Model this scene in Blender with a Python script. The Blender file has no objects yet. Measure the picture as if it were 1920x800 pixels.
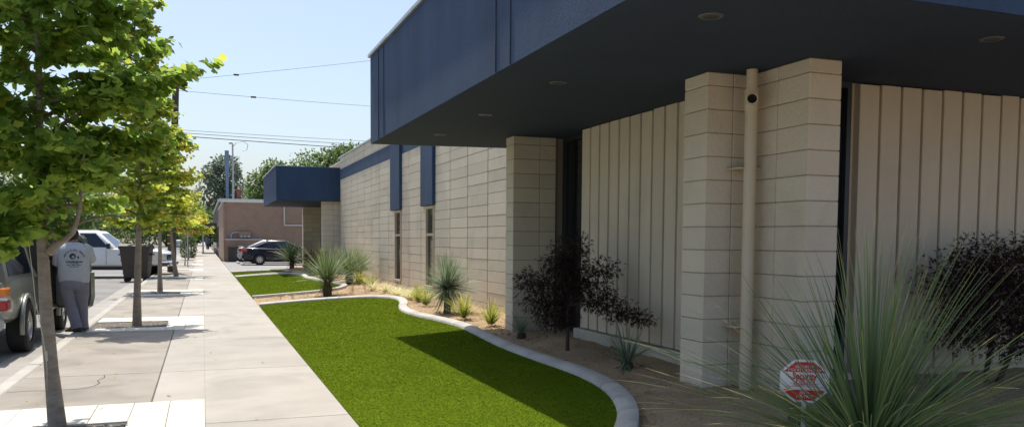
import bpy, math, random
import numpy as np
from mathutils import Vector, Matrix
R_ = math.radians
scn = bpy.context.scene
col = scn.collection
# ------------------------------------------------------------------ camera
EYE = Vector((0, 0, 1.5))
PSI, TH, ROLL = 0.357884, 0.057316, 0.007
r0 = Vector((math.cos(PSI), -math.sin(PSI), 0))
u0 = Vector((math.sin(PSI) * math.sin(TH), math.cos(PSI) * math.sin(TH), math.cos(TH)))
fw = Vector((math.sin(PSI) * math.cos(TH), math.cos(PSI) * math.cos(TH), -math.sin(TH)))
rr = r0 * math.cos(ROLL) + u0 * math.sin(ROLL)
uu = -r0 * math.sin(ROLL) + u0 * math.cos(ROLL)
cam = bpy.data.cameras.new('camera')
cam.sensor_width = 36; cam.lens = 36 * 1550 / 1920; cam.shift_y = 140 / 1920
cam.clip_start = 0.05; cam.clip_end = 5000
camo = bpy.data.objects.new('camera', cam); col.objects.link(camo)
m = Matrix.Identity(4)
for i in range(3):
    m[i][0] = rr[i]; m[i][1] = uu[i]; m[i][2] = -fw[i]; m[i][3] = EYE[i]
camo.matrix_world = m
scn.camera = camo
# ------------------------------------------------------------------ sky, sun, exposure
LD = Vector((0.035, -0.43, -1.0))            # the way sunlight travels
SUN = -LD.normalized()
elev = math.asin(SUN.z)
w = bpy.data.worlds.new('World'); scn.world = w; w.use_nodes = True
nt = w.node_tree; nt.nodes.clear()
sky = nt.nodes.new('ShaderNodeTexSky'); sky.sky_type = 'NISHITA'; sky.sun_disc = False
sky.sun_elevation = elev; sky.sun_rotation = math.atan2(SUN.x, SUN.y)
sky.air_density = 1.0; sky.dust_density = 2.6; sky.ozone_density = 2.0
bg = nt.nodes.new('ShaderNodeBackground'); bg.inputs[1].default_value = 0.15
ow = nt.nodes.new('ShaderNodeOutputWorld')
nt.links.new(sky.outputs[0], bg.inputs[0]); nt.links.new(bg.outputs[0], ow.inputs[0])
sl = bpy.data.lights.new('sun', 'SUN'); sl.energy = 4.6; sl.angle = R_(0.5); sl.color = (1, .935, .83)
so = bpy.data.objects.new('sun', sl); col.objects.link(so)
so.rotation_euler = (-SUN).to_track_quat('-Z', 'Y').to_euler(); so.location = (0, 20, 60)
scn.render.engine = 'CYCLES'; scn.cycles.max_bounces = 12; scn.cycles.diffuse_bounces = 7
scn.view_settings.view_transform = 'Standard'; scn.view_settings.look = 'None'
scn.view_settings.gamma = 1; scn.view_settings.use_curve_mapping = False
scn.view_settings.exposure = 0.24

rng = random.Random(7); nr = np.random.default_rng(7)
# ------------------------------------------------------------------ materials
MATS = {}
def mat(name, c, rough=.8, c2=None, scale=3., detail=5, bump=0., bscale=60., metal=0., spec=.5, rnd=0., coat=0.,
        mid=.5, wid=.35, stretch=None, emit=None, local=False, fine=0., fscale=200., stain=0., sscale=.7, spots=0.):
    """Principled + world-space noise colour, per-piece variation and bump."""
    M = bpy.data.materials.new(name); M.use_nodes = True
    t = M.node_tree; N = t.nodes; L = t.links; b = N['Principled BSDF']
    b.inputs['Roughness'].default_value = rough; b.inputs['Metallic'].default_value = metal
    b.inputs['Specular IOR Level'].default_value = spec
    if coat: b.inputs['Coat Weight'].default_value = coat; b.inputs['Coat Roughness'].default_value = .06
    geo = N.new('ShaderNodeNewGeometry'); vec = geo.outputs['Position']
    if local:
        tc = N.new('ShaderNodeTexCoord'); vec = tc.outputs['Object']
    if stretch:
        mp = N.new('ShaderNodeMapping'); mp.inputs['Scale'].default_value = stretch; L.new(vec, mp.inputs[0]); vec2 = mp.outputs[0]
    else: vec2 = vec
    out = None
    if c2:
        no = N.new('ShaderNodeTexNoise'); no.inputs['Scale'].default_value = scale; no.inputs['Detail'].default_value = detail
        no.inputs['Roughness'].default_value = .65
        L.new(vec2, no.inputs['Vector'])
        cr = N.new('ShaderNodeValToRGB'); cr.color_ramp.elements[0].position = mid - wid / 2; cr.color_ramp.elements[1].position = mid + wid / 2
        cr.color_ramp.elements[0].color = (*c, 1); cr.color_ramp.elements[1].color = (*c2, 1)
        L.new(no.outputs[0], cr.inputs[0]); out = cr.outputs[0]
    else:
        rgb = N.new('ShaderNodeRGB'); rgb.outputs[0].default_value = (*c, 1); out = rgb.outputs[0]
    if fine:
        n3 = N.new('ShaderNodeTexNoise'); n3.inputs['Scale'].default_value = fscale; n3.inputs['Detail'].default_value = 3
        L.new(vec, n3.inputs['Vector'])
        mr = N.new('ShaderNodeMapRange'); mr.inputs[1].default_value = .3; mr.inputs[2].default_value = .7
        mr.inputs[3].default_value = 1 - fine; mr.inputs[4].default_value = 1 + fine
        L.new(n3.outputs[0], mr.inputs[0])
        mx = N.new('ShaderNodeVectorMath'); mx.operation = 'SCALE'; L.new(out, mx.inputs[0]); L.new(mr.outputs[0], mx.inputs['Scale']); out = mx.outputs[0]
    if stain:                                          # blotchy old stains with their own shape
        n4 = N.new('ShaderNodeTexNoise'); n4.inputs['Scale'].default_value = sscale; n4.inputs['Detail'].default_value = 8; n4.inputs['Distortion'].default_value = .8
        L.new(vec, n4.inputs['Vector'])
        mr = N.new('ShaderNodeMapRange'); mr.inputs[1].default_value = .52; mr.inputs[2].default_value = .68; mr.inputs[3].default_value = 1.; mr.inputs[4].default_value = 1 - stain
        L.new(n4.outputs[0], mr.inputs[0])
        mx = N.new('ShaderNodeVectorMath'); mx.operation = 'SCALE'; L.new(out, mx.inputs[0]); L.new(mr.outputs[0], mx.inputs['Scale']); out = mx.outputs[0]
    if spots:                                          # old gum and oil drips
        vo = N.new('ShaderNodeTexVoronoi'); vo.inputs['Scale'].default_value = 2.3; vo.inputs['Randomness'].default_value = 1
        L.new(vec, vo.inputs['Vector'])
        mr = N.new('ShaderNodeMapRange'); mr.inputs[1].default_value = .03; mr.inputs[2].default_value = .055; mr.inputs[3].default_value = 1 - spots; mr.inputs[4].default_value = 1.
        L.new(vo.outputs['Distance'], mr.inputs[0])
        mx = N.new('ShaderNodeVectorMath'); mx.operation = 'SCALE'; L.new(out, mx.inputs[0]); L.new(mr.outputs[0], mx.inputs['Scale']); out = mx.outputs[0]
    if rnd:
        oi = N.new('ShaderNodeObjectInfo'); mr = N.new('ShaderNodeMapRange')
        mr.inputs[3].default_value = 1 - rnd; mr.inputs[4].default_value = 1 + rnd
        L.new(oi.outputs['Random'], mr.inputs[0])
        mx = N.new('ShaderNodeVectorMath'); mx.operation = 'SCALE'; L.new(out, mx.inputs[0]); L.new(mr.outputs[0], mx.inputs['Scale']); out = mx.outputs[0]
    L.new(out, b.inputs['Base Color'])
    if bump:
        n2 = N.new('ShaderNodeTexNoise'); n2.inputs['Scale'].default_value = bscale; n2.inputs['Detail'].default_value = 6
        L.new(vec2, n2.inputs['Vector'])
        bp = N.new('ShaderNodeBump'); bp.inputs['Strength'].default_value = bump; bp.inputs['Distance'].default_value = .01
        L.new(n2.outputs[0], bp.inputs['Height']); L.new(bp.outputs[0], b.inputs['Normal'])
    if emit: b.inputs['Emission Color'].default_value = (*emit[0], 1); b.inputs['Emission Strength'].default_value = emit[1]
    MATS[name] = M; return M

def leafmat(name, stops, transl=.45, rough=.45, spec=.3):
    """leaf colour from the per-face float attribute 'tint' through a ramp; part of the light passes through."""
    M = bpy.data.materials.new(name); M.use_nodes = True
    t = M.node_tree; N = t.nodes; L = t.links; b = N['Principled BSDF']; o = N['Material Output']
    at = N.new('ShaderNodeAttribute'); at.attribute_name = 'tint'
    cr = N.new('ShaderNodeValToRGB'); e = cr.color_ramp.elements
    while len(e) < len(stops): e.new(.5)
    for k, (p, c) in enumerate(stops): e[k].position = p; e[k].color = (*c, 1)
    L.new(at.outputs['Fac'], cr.inputs[0])
    L.new(cr.outputs[0], b.inputs['Base Color']); b.inputs['Roughness'].default_value = rough; b.inputs['Specular IOR Level'].default_value = spec
    if transl:
        tr = N.new('ShaderNodeBsdfTranslucent'); hs = N.new('ShaderNodeHueSaturation'); hs.inputs['Value'].default_value = 2.2; hs.inputs['Saturation'].default_value = .92
        hs.inputs['Hue'].default_value = .49
        L.new(cr.outputs[0], hs.inputs['Color']); L.new(hs.outputs[0], tr.inputs[0])
        mx = N.new('ShaderNodeMixShader'); mx.inputs[0].default_value = transl
        L.new(b.outputs[0], mx.inputs[1]); L.new(tr.outputs[0], mx.inputs[2]); L.new(mx.outputs[0], o.inputs[0])
    MATS[name] = M; return M

mat('ground', (.16, .14, .11), .95, (.22, .19, .15), 1.5)
mat('asphalt', (.19, .186, .18), .9, (.25, .245, .235), .6, bump=.5, bscale=120, fine=.25, fscale=120, stain=.2, sscale=.5)
mat('lot_asphalt', (.24, .235, .225), .9, (.30, .29, .275), .5, bump=.4, bscale=120, fine=.2, fscale=140)
mat('gutter', (.36, .345, .315), .9, (.27, .255, .23), 1.2, bump=.2, bscale=90, fine=.08)
mat('walk_new', (.43, .40, .36), .88, (.33, .31, .27), 1.1, detail=7, bump=.25, bscale=140, rnd=.04, fine=.08, fscale=160, wid=.5, stain=.16, sscale=.9, spots=.3)
mat('walk_old', (.36, .33, .285), .9, (.25, .225, .19), .9, detail=8, bump=.35, bscale=110, rnd=.06, fine=.13, fscale=120, wid=.45, stain=.25, sscale=1.1, spots=.35)
mat('joint', (.10, .09, .08), .95)
mat('crack', (.07, .062, .055), .95)
mat('tile', (.70, .665, .58), .6, (.56, .51, .41), 2.5, bump=.15, bscale=50, rnd=.07, stretch=(1, 4, 1), mid=.62)
mat('kerb_conc', (.45, .43, .39), .9, (.36, .34, .30), 1.5, bump=.25, bscale=110, rnd=.03)
mat('edging', (.56, .54, .50), .85, (.42, .40, .365), 2.5, detail=9, bump=.5, bscale=90, rnd=.06, fine=.12, fscale=90, stain=.18, sscale=2.)
mat('bed', (.44, .32, .19), .97, (.31, .215, .12), 2.2, detail=9, bump=.9, bscale=90, fine=.35, fscale=70)
mat('pebble', (.30, .25, .19), .9, (.16, .13, .10), 25, local=False, mid=.5, wid=.2)
mat('granule', (.44, .31, .19), .95, (.24, .165, .10), 30, mid=.5, wid=.25)
mat('turf_base', (.088, .136, .009), .95, (.110, .162, .011), 1.6, spec=0., detail=8, bump=.5, bscale=140, fine=.14, fscale=150)
mat('block', (.70, .615, .49), .8, (.64, .56, .445), .8, detail=6, bump=.7, bscale=50, rnd=.065, fine=.06, fscale=80, wid=.5, stain=.10, sscale=1.3)
mat('mortar', (.30, .25, .19), .9, bump=.2)
mat('board', (.70, .605, .47), .75, (.65, .56, .435), .9, bump=.25, bscale=40, rnd=.045, stretch=(6, 6, .6), fine=.04, stain=.06, sscale=1.5)
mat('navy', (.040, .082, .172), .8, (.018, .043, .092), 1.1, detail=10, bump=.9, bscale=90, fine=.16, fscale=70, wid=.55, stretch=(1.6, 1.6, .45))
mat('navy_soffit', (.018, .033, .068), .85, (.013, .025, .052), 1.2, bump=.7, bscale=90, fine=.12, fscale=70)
mat('coping', (.52, .53, .54), .4, (.40, .41, .42), 4, metal=.6)
mat('roof', (.45, .44, .42), .9)
mat('steel', (.11, .11, .115), .5, metal=.3)
mat('white_trim', (.70, .68, .64), .5)
mat('frame', (.52, .44, .33), .6, (.47, .40, .30), 5)
mat('dark_frame', (.035, .038, .045), .4)
mat('glass', (.012, .015, .02), .04, spec=.6)
mat('lamp_in', (.05, .05, .05), .6)
mat('pipe', (.66, .56, .42), .5, (.62, .525, .39), 3)
mat('hole_shade', (.012, .011, .010), .9)
mat('conc_base', (.60, .54, .43), .85, (.50, .45, .36), 3, bump=.2)
mat('tan_brick', (.40, .265, .19), .9, (.34, .225, .16), 2.5, bump=.4, bscale=60)
mat('tan_side', (.36, .25, .175), .9, (.31, .21, .145), 1.5)
mat('tan_trim', (.62, .58, .52), .7)
mat('far_dark', (.10, .085, .075), .8)
mat('bark', (.42, .345, .27), .95, (.25, .20, .155), 9, detail=8, bump=1., bscale=30, stretch=(1, 1, 2.2))
mat('bark_dark', (.10, .075, .06), .95, (.06, .045, .037), 9, bump=.8, bscale=30)
mat('twig', (.20, .16, .10), .9)
mat('pole_wood', (.055, .042, .034), .9, (.08, .062, .05), 6, stretch=(4, 4, .3), bump=.4, bscale=40)
mat('wire', (.06, .06, .06), .6)
mat('yellow_band', (.75, .52, .05), .5)
mat('pylon', (.13, .20, .30), .5)
mat('grey_metal', (.42, .43, .44), .5, metal=.3)
mat('red_brick', (.24, .07, .05), .9)
mat('rope', (.70, .62, .45), .9)
mat('silver_paint', (.27, .285, .25), .32, (.24, .255, .225), 2, metal=.5, coat=.4)
mat('white_paint', (.80, .81, .82), .3, coat=.6)
mat('navy_paint', (.006, .009, .022), .25, coat=.25, spec=.3)
mat('grey_paint', (.35, .37, .40), .3, metal=.4, coat=.6)
mat('tyre', (.018, .018, .018), .85, bump=.3, bscale=60)
mat('rim', (.55, .55, .56), .3, metal=.8)
mat('car_glass', (.014, .018, .026), .05, spec=.7)
mat('black_trim', (.02, .02, .02), .6)
mat('chrome', (.75, .75, .76), .12, metal=1.)
mat('lamp_red', (.42, .015, .012), .2, coat=.6)
mat('lamp_amber', (.75, .22, .02), .2, coat=.6)
mat('lamp_clear', (.75, .77, .78), .15, coat=.6)
mat('seat_cloth', (.22, .21, .19), .9)
mat('door_card', (.46, .45, .40), .7)
mat('plate', (.78, .79, .82), .5)
mat('bin_brown', (.060, .042, .034), .55, (.048, .034, .028), 6)
mat('skin', (.34, .19, .125), .6)
mat('shirt', (.52, .54, .56), .9, (.46, .48, .50), 8, bump=.5, bscale=25)
mat('trousers', (.26, .25, .31), .9, (.22, .21, .265), 9, bump=.5, bscale=22)
mat('cap', (.02, .022, .03), .8)
mat('shoe', (.07, .055, .04), .7)
mat('ink', (.035, .04, .055), .8)
mat('hair', (.02, .016, .013), .7)
mat('far_shirt', (.10, .14, .18), .9)
mat('far_short', (.05, .05, .06), .9)
mat('sign_white', (.85, .86, .88), .4)
mat('sign_red', (.62, .02, .035), .4)
mat('stucco_far', (.45, .42, .37), .9, (.40, .37, .32), 1)
leafmat('ginkgo', [(0, (.09, .165, .022)), (.45, (.165, .255, .03)), (.72, (.28, .31, .03)), (1, (.48, .37, .03))], .62)
leafmat('bigtree', [(0, (.045, .085, .022)), (.6, (.085, .14, .035)), (1, (.14, .19, .05))], .4)
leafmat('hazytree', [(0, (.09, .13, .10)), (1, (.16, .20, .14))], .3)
leafmat('orange_leaf', [(0, (.36, .12, .02)), (1, (.5, .22, .04))], .4)
leafmat('maple', [(0, (.018, .010, .010)), (.7, (.042, .017, .016)), (1, (.055, .04, .026))], .25, .5)
leafmat('spoon', [(0, (.17, .12, .06)), (.15, (.105, .165, .06)), (.72, (.18, .26, .105)), (.92, (.50, .46, .20)), (1, (.60, .38, .19))], .2, .45)
leafmat('yucca', [(0, (.10, .15, .09)), (.6, (.22, .29, .18)), (1, (.38, .38, .20))], .2, .45)
leafmat('limegrass', [(0, (.12, .17, .02)), (.6, (.30, .33, .045)), (1, (.45, .42, .10))], .35)
leafmat('cream', [(0, (.42, .42, .20)), (.6, (.60, .58, .34)), (1, (.66, .62, .42))], .3)
leafmat('turf', [(0, (.072, .108, .009)), (.6, (.115, .165, .011)), (1, (.155, .205, .018))], .05, .9, .0)
leafmat('dry', [(0, (.20, .16, .08)), (1, (.30, .26, .12))], .2)
M = MATS
# ------------------------------------------------------------------ mesh builder
class MB:
    def __init__(s): s.v = []; s.f = []; s.mi = []; s.cur = 0
    def add(s, vs, fs):
        o = len(s.v); s.v += [tuple(p) for p in vs]
        for f in fs: s.f.append(tuple(i + o for i in f)); s.mi.append(s.cur)
        return s
    def box(s, x0, x1, y0, y1, z0, z1):
        return s.add([(x0, y0, z0), (x1, y0, z0), (x1, y1, z0), (x0, y1, z0), (x0, y0, z1), (x1, y0, z1), (x1, y1, z1), (x0, y1, z1)],
                     [(3, 2, 1, 0), (4, 5, 6, 7), (0, 1, 5, 4), (1, 2, 6, 5), (2, 3, 7, 6), (3, 0, 4, 7)])
    def bev(s, x0, x1, y0, y1, z0, z1, c=.006):
        idx = {}; V = []
        P = ((x0, x1), (y0, y1), (z0, z1)); g = (1, -1)
        for a in (0, 1):
            for b_ in (0, 1):
                for d in (0, 1):
                    k = (a, b_, d)
                    for ax in range(3):
                        q = [P[i][k[i]] + (g[k[i]] * c if i != ax else 0) for i in range(3)]
                        idx[k + (ax,)] = len(V); V.append(q)
        F = []
        for ax in range(3):
            o = [i for i in range(3) if i != ax]
            for e in (0, 1):
                def K(p, q):
                    k = [0, 0, 0]; k[ax] = e; k[o[0]] = p; k[o[1]] = q; return tuple(k)
                loop = [idx[K(p, q) + (ax,)] for p, q in ((0, 0), (1, 0), (1, 1), (0, 1))]
                flip = (e == 0) ^ (ax == 1)
                F.append(tuple(reversed(loop)) if flip else tuple(loop))
        for ax in range(3):
            o = [i for i in range(3) if i != ax]
            for p in (0, 1):
                for q in (0, 1):
                    def K2(e):
                        k = [0, 0, 0]; k[ax] = e; k[o[0]] = p; k[o[1]] = q; return tuple(k)
                    F.append((idx[K2(0) + (o[0],)], idx[K2(1) + (o[0],)], idx[K2(1) + (o[1],)], idx[K2(0) + (o[1],)]))
        for a in (0, 1):
            for b_ in (0, 1):
                for d in (0, 1): F.append(tuple(idx[(a, b_, d, ax)] for ax in range(3)))
        return s.add(V, F)
    def tube(s, pts, rad, n=8, cap=True):
        pts = [Vector(p) for p in pts]
        if not hasattr(rad, '__len__'): rad = [rad] * len(pts)
        V = []; F = []; up = None
        for i, p in enumerate(pts):
            d = (pts[min(i + 1, len(pts) - 1)] - pts[max(i - 1, 0)]).normalized()
            if up is None: up = Vector((1, 0, 0)) if abs(d.x) < .8 else Vector((0, 1, 0))
            a = (up - d * up.dot(d)).normalized(); b_ = d.cross(a); up = a
            for k in range(n):
                t = 2 * math.pi * k / n; V.append(p + (a * math.cos(t) + b_ * math.sin(t)) * rad[i])
        for i in range(len(pts) - 1):
            for k in range(n):
                k2 = (k + 1) % n; F.append((i * n + k, i * n + k2, (i + 1) * n + k2, (i + 1) * n + k))
        if cap: F.append(tuple(range(n - 1, -1, -1))); F.append(tuple(range((len(pts) - 1) * n, len(pts) * n)))
        return s.add(V, F)
    def prism(s, poly, axis, a, b_):
        """poly of 2-D points extruded along axis between a and b_"""
        def P(p, t):
            return {'x': (t, p[0], p[1]), 'y': (p[0], t, p[1]), 'z': (p[0], p[1], t)}[axis]
        n = len(poly); V = [P(p, a) for p in poly] + [P(p, b_) for p in poly]
        F = [tuple(range(n)), tuple(range(2 * n - 1, n - 1, -1))] + [(i, i + n, (i + 1) % n + n, (i + 1) % n) for i in range(n)]
        return s.add(V, F)
    def loft(s, rings, closed=True, cap=True):
        n = len(rings[0]); V = [p for r in rings for p in r]; F = []
        for i in range(len(rings) - 1):
            for k in range(n if closed else n - 1):
                k2 = (k + 1) % n; F.append((i * n + k, i * n + k2, (i + 1) * n + k2, (i + 1) * n + k))
        if cap and closed: F.append(tuple(range(n - 1, -1, -1))); F.append(tuple(range((len(rings) - 1) * n, len(rings) * n)))
        return s.add(V, F)
    def disc(s, c, r, axis='z', n=24, rin=0., depth=.0):
        ax = {'x': (Vector((0, 1, 0)), Vector((0, 0, 1))), 'y': (Vector((1, 0, 0)), Vector((0, 0, 1))), 'z': (Vector((1, 0, 0)), Vector((0, 1, 0)))}[axis]
        c = Vector(c); V = []; F = []
        for k in range(n):
            t = 2 * math.pi * k / n; V.append(c + (ax[0] * math.cos(t) + ax[1] * math.sin(t)) * r)
        if rin:
            for k in range(n):
                t = 2 * math.pi * k / n; V.append(c + (ax[0] * math.cos(t) + ax[1] * math.sin(t)) * rin)
            for k in range(n): k2 = (k + 1) % n; F.append((k, k2, k2 + n, k + n))
        else: F.append(tuple(range(n)))
        return s.add(V, F)
    def mesh(s, name, mats, smooth=None, fix=True):
        me = bpy.data.meshes.new(name); me.from_pydata(s.v, [], s.f)
        for q in (mats if isinstance(mats, (list, tuple)) else [mats]): me.materials.append(M[q])
        if isinstance(mats, (list, tuple)) and len(mats) > 1: me.polygons.foreach_set('material_index', s.mi)
        if fix:
            import bmesh
            bm = bmesh.new(); bm.from_mesh(me); bmesh.ops.recalc_face_normals(bm, faces=bm.faces); bm.to_mesh(me); bm.free()
        if smooth:
            me.shade_smooth()
            me.set_sharp_from_angle(angle=R_(smooth))
        me.update(); return me
    def build(s, name, mats, parent=None, smooth=None, fix=True, kind=None):
        return link(name, s.mesh(name, mats, smooth, fix), parent, kind)
def link(name, me, parent=None, kind=None):
    o = bpy.data.objects.new(name, me); col.objects.link(o)
    if parent is not None: o.parent = parent
    if kind: o['kind'] = kind
    return o
def thing(name, label, cat, loc=(0, 0, 0), rz=0, group=None):
    o = bpy.data.objects.new(name, None); col.objects.link(o); o.location = loc; o.rotation_euler = (0, 0, rz)
    o.empty_display_size = .1
    return tag(o, label, cat, group)
def tag(o, label, cat, group=None):
    o['label'] = label; o['category'] = cat
    if group: o['group'] = group
    return o
def struct(name, mb, m_, smooth=None): return mb.build(name, m_, kind='structure', smooth=smooth)
def copy_tree(o, parent=None):
    c = o.copy(); col.objects.link(c)
    if parent is not None: c.parent = parent
    for ch in list(o.children): copy_tree(ch, c)
    return c
def npmesh(name, V, F, m_, tint=None, tint_dom='FACE', smooth=False):
    """V (n,3) array, F (k,q) int array; tint one float per face or per vertex."""
    me = bpy.data.meshes.new(name); V = np.asarray(V, np.float32); F = np.asarray(F, np.int32)
    k, q = F.shape
    me.vertices.add(len(V)); me.vertices.foreach_set('co', V.ravel())
    me.loops.add(k * q); me.loops.foreach_set('vertex_index', F.ravel())
    me.polygons.add(k); me.polygons.foreach_set('loop_start', np.arange(0, k * q, q, dtype=np.int32))
    me.update(calc_edges=True)
    me.materials.append(M[m_])
    if tint is not None:
        a = me.attributes.new('tint', 'FLOAT', tint_dom); a.data.foreach_set('value', np.asarray(tint, np.float32))
    if smooth: me.shade_smooth()
    return me
KS = .26 / 2.93
def zg(x): return min(max((x - 1.17) * KS, 0.), .26)
# ------------------------------------------------------------------ the ground
struct('ground', MB().add([(-1500, -300, -.22), (1500, -300, -.22), (1500, 2500, -.22), (-1500, 2500, -.22)], [(0, 1, 2, 3)]), 'ground')
struct('road', MB().add([(-13, -30, -.135), (-2.48, -30, -.135), (-2.48, 600, -.135), (-13, 600, -.135)], [(0, 1, 2, 3)]), 'asphalt')
struct('gutter', MB().add([(-2.48, -30, -.131), (-1.9, -30, -.14), (-1.9, 600, -.14), (-2.48, 600, -.131)], [(0, 1, 2, 3)]), 'gutter')
mb = MB(); mb.box(-1.95, -1.83, -20, 600, -.2, -.008); kerb = struct('kerb', mb, 'joint')
kb = MB(); kb.bev(-1.975, -1.815, 0, 2.985, -.18, .0, .018); km = kb.mesh('kerb_stone', 'kerb_conc')
for i in range(24):
    o = link('kerb_stone', km, kerb); o.location.y = -.9 + i * 3.0
mb = MB(); mb.bev(-1.975, -1.815, 71.1, 600, -.18, .0, .018); mb.build('kerb_run', 'kerb_conc', kerb)
mb = MB(); mb.box(-15.5, -13, -30, 600, -.2, .0); struct('opposite_sidewalk', mb, 'walk_new')
# sidewalk: base and slabs (old strip along the kerb, newer strip along the lawns)
mb = MB(); mb.box(-1.81, 1.17, -20, 600, -.2, -.012); walk = struct('sidewalk', mb, 'joint')
WELLS = [5.74, 14.65, 23.6, 32.5, 41.4, 50.3, 59.2]; WL = 2.45
WX0, WX1 = -1.78, 0.0
def slab(x0, x1, y0, y1, m_):
    if x1 - x0 < .02 or y1 - y0 < .02: return
    b_ = MB(); b_.bev(x0 + .006, x1 - .006, y0 + .007, y1 - .007, -.1, .0, .005); b_.build('paving_slab', m_, walk)
OLD = [-2, 1.1, 4.2] + [7.1] + [10.02, 13.1, 16.0, 19.2, 22.2, 25.2, 28.2, 31.2, 34.2, 37.2, 40.2, 43.2, 46.2, 49.2, 52.2, 55.2, 58.2, 61.2, 64.2]
def strips(y0, y1):
    """y-intervals outside the wells"""
    out = []; a = y0
    for wy in WELLS:
        if wy + WL <= a or wy >= y1: continue
        if wy > a: out.append((a, min(wy, y1)))
        a = wy + WL
        if a >= y1: return out
    if a < y1: out.append((a, y1))
    return out
for a, b_ in zip(OLD[:-1], OLD[1:]):
    for p, q in strips(a, b_):
        slab(-1.812, -.46, p, q, 'walk_old')
    sb = MB(); sb.bev(0.0, 1.164, a + .007, b_ - .007, -.1, .0, .004)      # newer slab, notched round the tree wells
    for p, q in strips(a, b_):
        if q - p > .03: sb.bev(-.454, 0.002, max(p, a + .007), min(q, b_ - .007), -.1, -.0004, .0035)
    sb.build('paving_slab', 'walk_new', walk)
mb = MB(); mb.box(-1.8, 1.165, 64.2, 600, -.1, .0); mb.build('paving_run', 'walk_new', walk)
# a crack wandering over the old slab
def crack(pts, wd=.008):
    V = []; F = []
    for i, (x, y) in enumerate(pts):
        a = Vector(pts[max(i - 1, 0)]); b_ = Vector(pts[min(i + 1, len(pts) - 1)]); d = (b_ - a).normalized(); n = Vector((-d.y, d.x)) * wd * (.5 + rng.random() * .5)
        V += [(x + n.x, y + n.y, .002), (x - n.x, y - n.y, .002)]
    for i in range(len(pts) - 1): F.append((2 * i, 2 * i + 1, 2 * i + 3, 2 * i + 2))
    MB().add(V, F).build('crack', 'crack', walk)
crack([(-1.80, 9.15), (-1.62, 9.17), (-1.45, 9.14), (-1.32, 9.16), (-1.2, 9.13), (-1.12, 9.18), (-1.05, 9.28), (-1.02, 9.45), (-1.06, 9.62), (-1.01, 9.8), (-1.03, 10.0)])
crack([(-.1, 12.2), (.2, 12.23), (.5, 12.18), (.8, 12.22), (1.1, 12.2)], .004)
# tree wells: white stone tiles round a gravel bed
TS = .3
for wi, wy in enumerate(WELLS):
    gx0, gx1, gy0, gy1 = -1.78, -.615, wy + .5, wy + 1.66
    near = wi < 4
    if near:
        xs = [0 - k * .3 for k in range(6)] + [-1.78]
        cols = list(zip(xs[1:], xs[:-1]))
        def tile(x0, x1, y0, y1):
            b_ = MB(); dz = rng.uniform(0, .004)
            b_.bev(x0 + .0025, x1 - .0025, y0 + .0025, y1 - .0025, -.1, .002 + dz, .003); b_.build('stone_tile', 'tile', walk)
        for x0, x1 in cols:
            if x0 > -.65:
                for k in range(4): tile(x0, x1, wy + k * WL / 4, wy + (k + 1) * WL / 4)
            else:
                tile(x0, x1, wy, gy0); tile(x0, x1, gy1, wy + WL - .3 ); tile(x0, x1, wy + WL - .3, wy + WL)
    else:
        b_ = MB()
        b_.box(-.6, 0, wy, wy + WL, -.1, .003); b_.box(-1.78, -.6, wy, gy0, -.1, .003); b_.box(-1.78, -.6, gy1, wy + WL, -.1, .003)
        b_.build('stone_band', 'tile', walk)
    n = [900, 1500, 700, 400, 150, 100, 80][wi]
    V = []; F = []
    base = np.array([(-1, 0, -.2), (0, -1, -.2), (1, 0, -.2), (0, 1, -.2), (0, 0, .8), (.6, .6, .2), (-.6, -.6, .25)], float)
    fc = [(0, 6, 4), (6, 1, 4), (1, 2, 4), (2, 5, 4), (5, 3, 4), (3, 0, 4)]
    for k in range(n):
        sc = rng.uniform(.012, .03) * (1 if wi < 3 else 1.6); a = rng.uniform(0, 6.28)
        c, s_ = math.cos(a), math.sin(a); x, y = rng.uniform(gx0 + .02, gx1 - .02), rng.uniform(gy0 + .02, gy1 - .02)
        o = len(V)
        for p in base:
            px, py, pz = p * sc * np.array([1, rng.uniform(.6, 1), rng.uniform(.5, .9)]); V.append((x + c * px - s_ * py, y + s_ * px + c * py, -.022 + pz))
        F += [tuple(o + i for i in f) for f in fc]
    g = link('well_gravel', npmesh('well_gravel', V, F, 'pebble'), walk, 'stuff')
    MB().add([(gx0, gy0, -.02), (gx1, gy0, -.02), (gx1, gy1, -.02), (gx0, gy1, -.02)], [(0, 1, 2, 3)]).build('well_soil', 'bed', walk)
# planting bed between sidewalk and building, rising to the wall
xs = [1.175 + .18 * i for i in range(48)]; ys = np.arange(-6, 39.9, .3)
V = []; F = []
for y in ys:
    for x in xs: V.append((x, y, zg(x) - .035 + rng.uniform(-.012, .012)))
nx = len(xs)
for j in range(len(ys) - 1):
    for i in range(nx - 1): a = j * nx + i; F.append((a, a + 1, a + nx + 1, a + nx))
bed = link('garden_bed', npmesh('garden_bed', V, F, 'bed', smooth=True), None, 'structure')
# parking lot
mb = MB(); mb.box(1.17, 60, 39.6, 57.4, -.2, .012); lot = struct('parking_lot', mb, 'lot_asphalt')
for k in range(5):
    MB().box(3.2, 8.2, 41.0 + k * 2.7 + 1.2, 41.1 + k * 2.7 + 1.2, .0, .016).build('painted_line', 'plate', lot)
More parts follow.
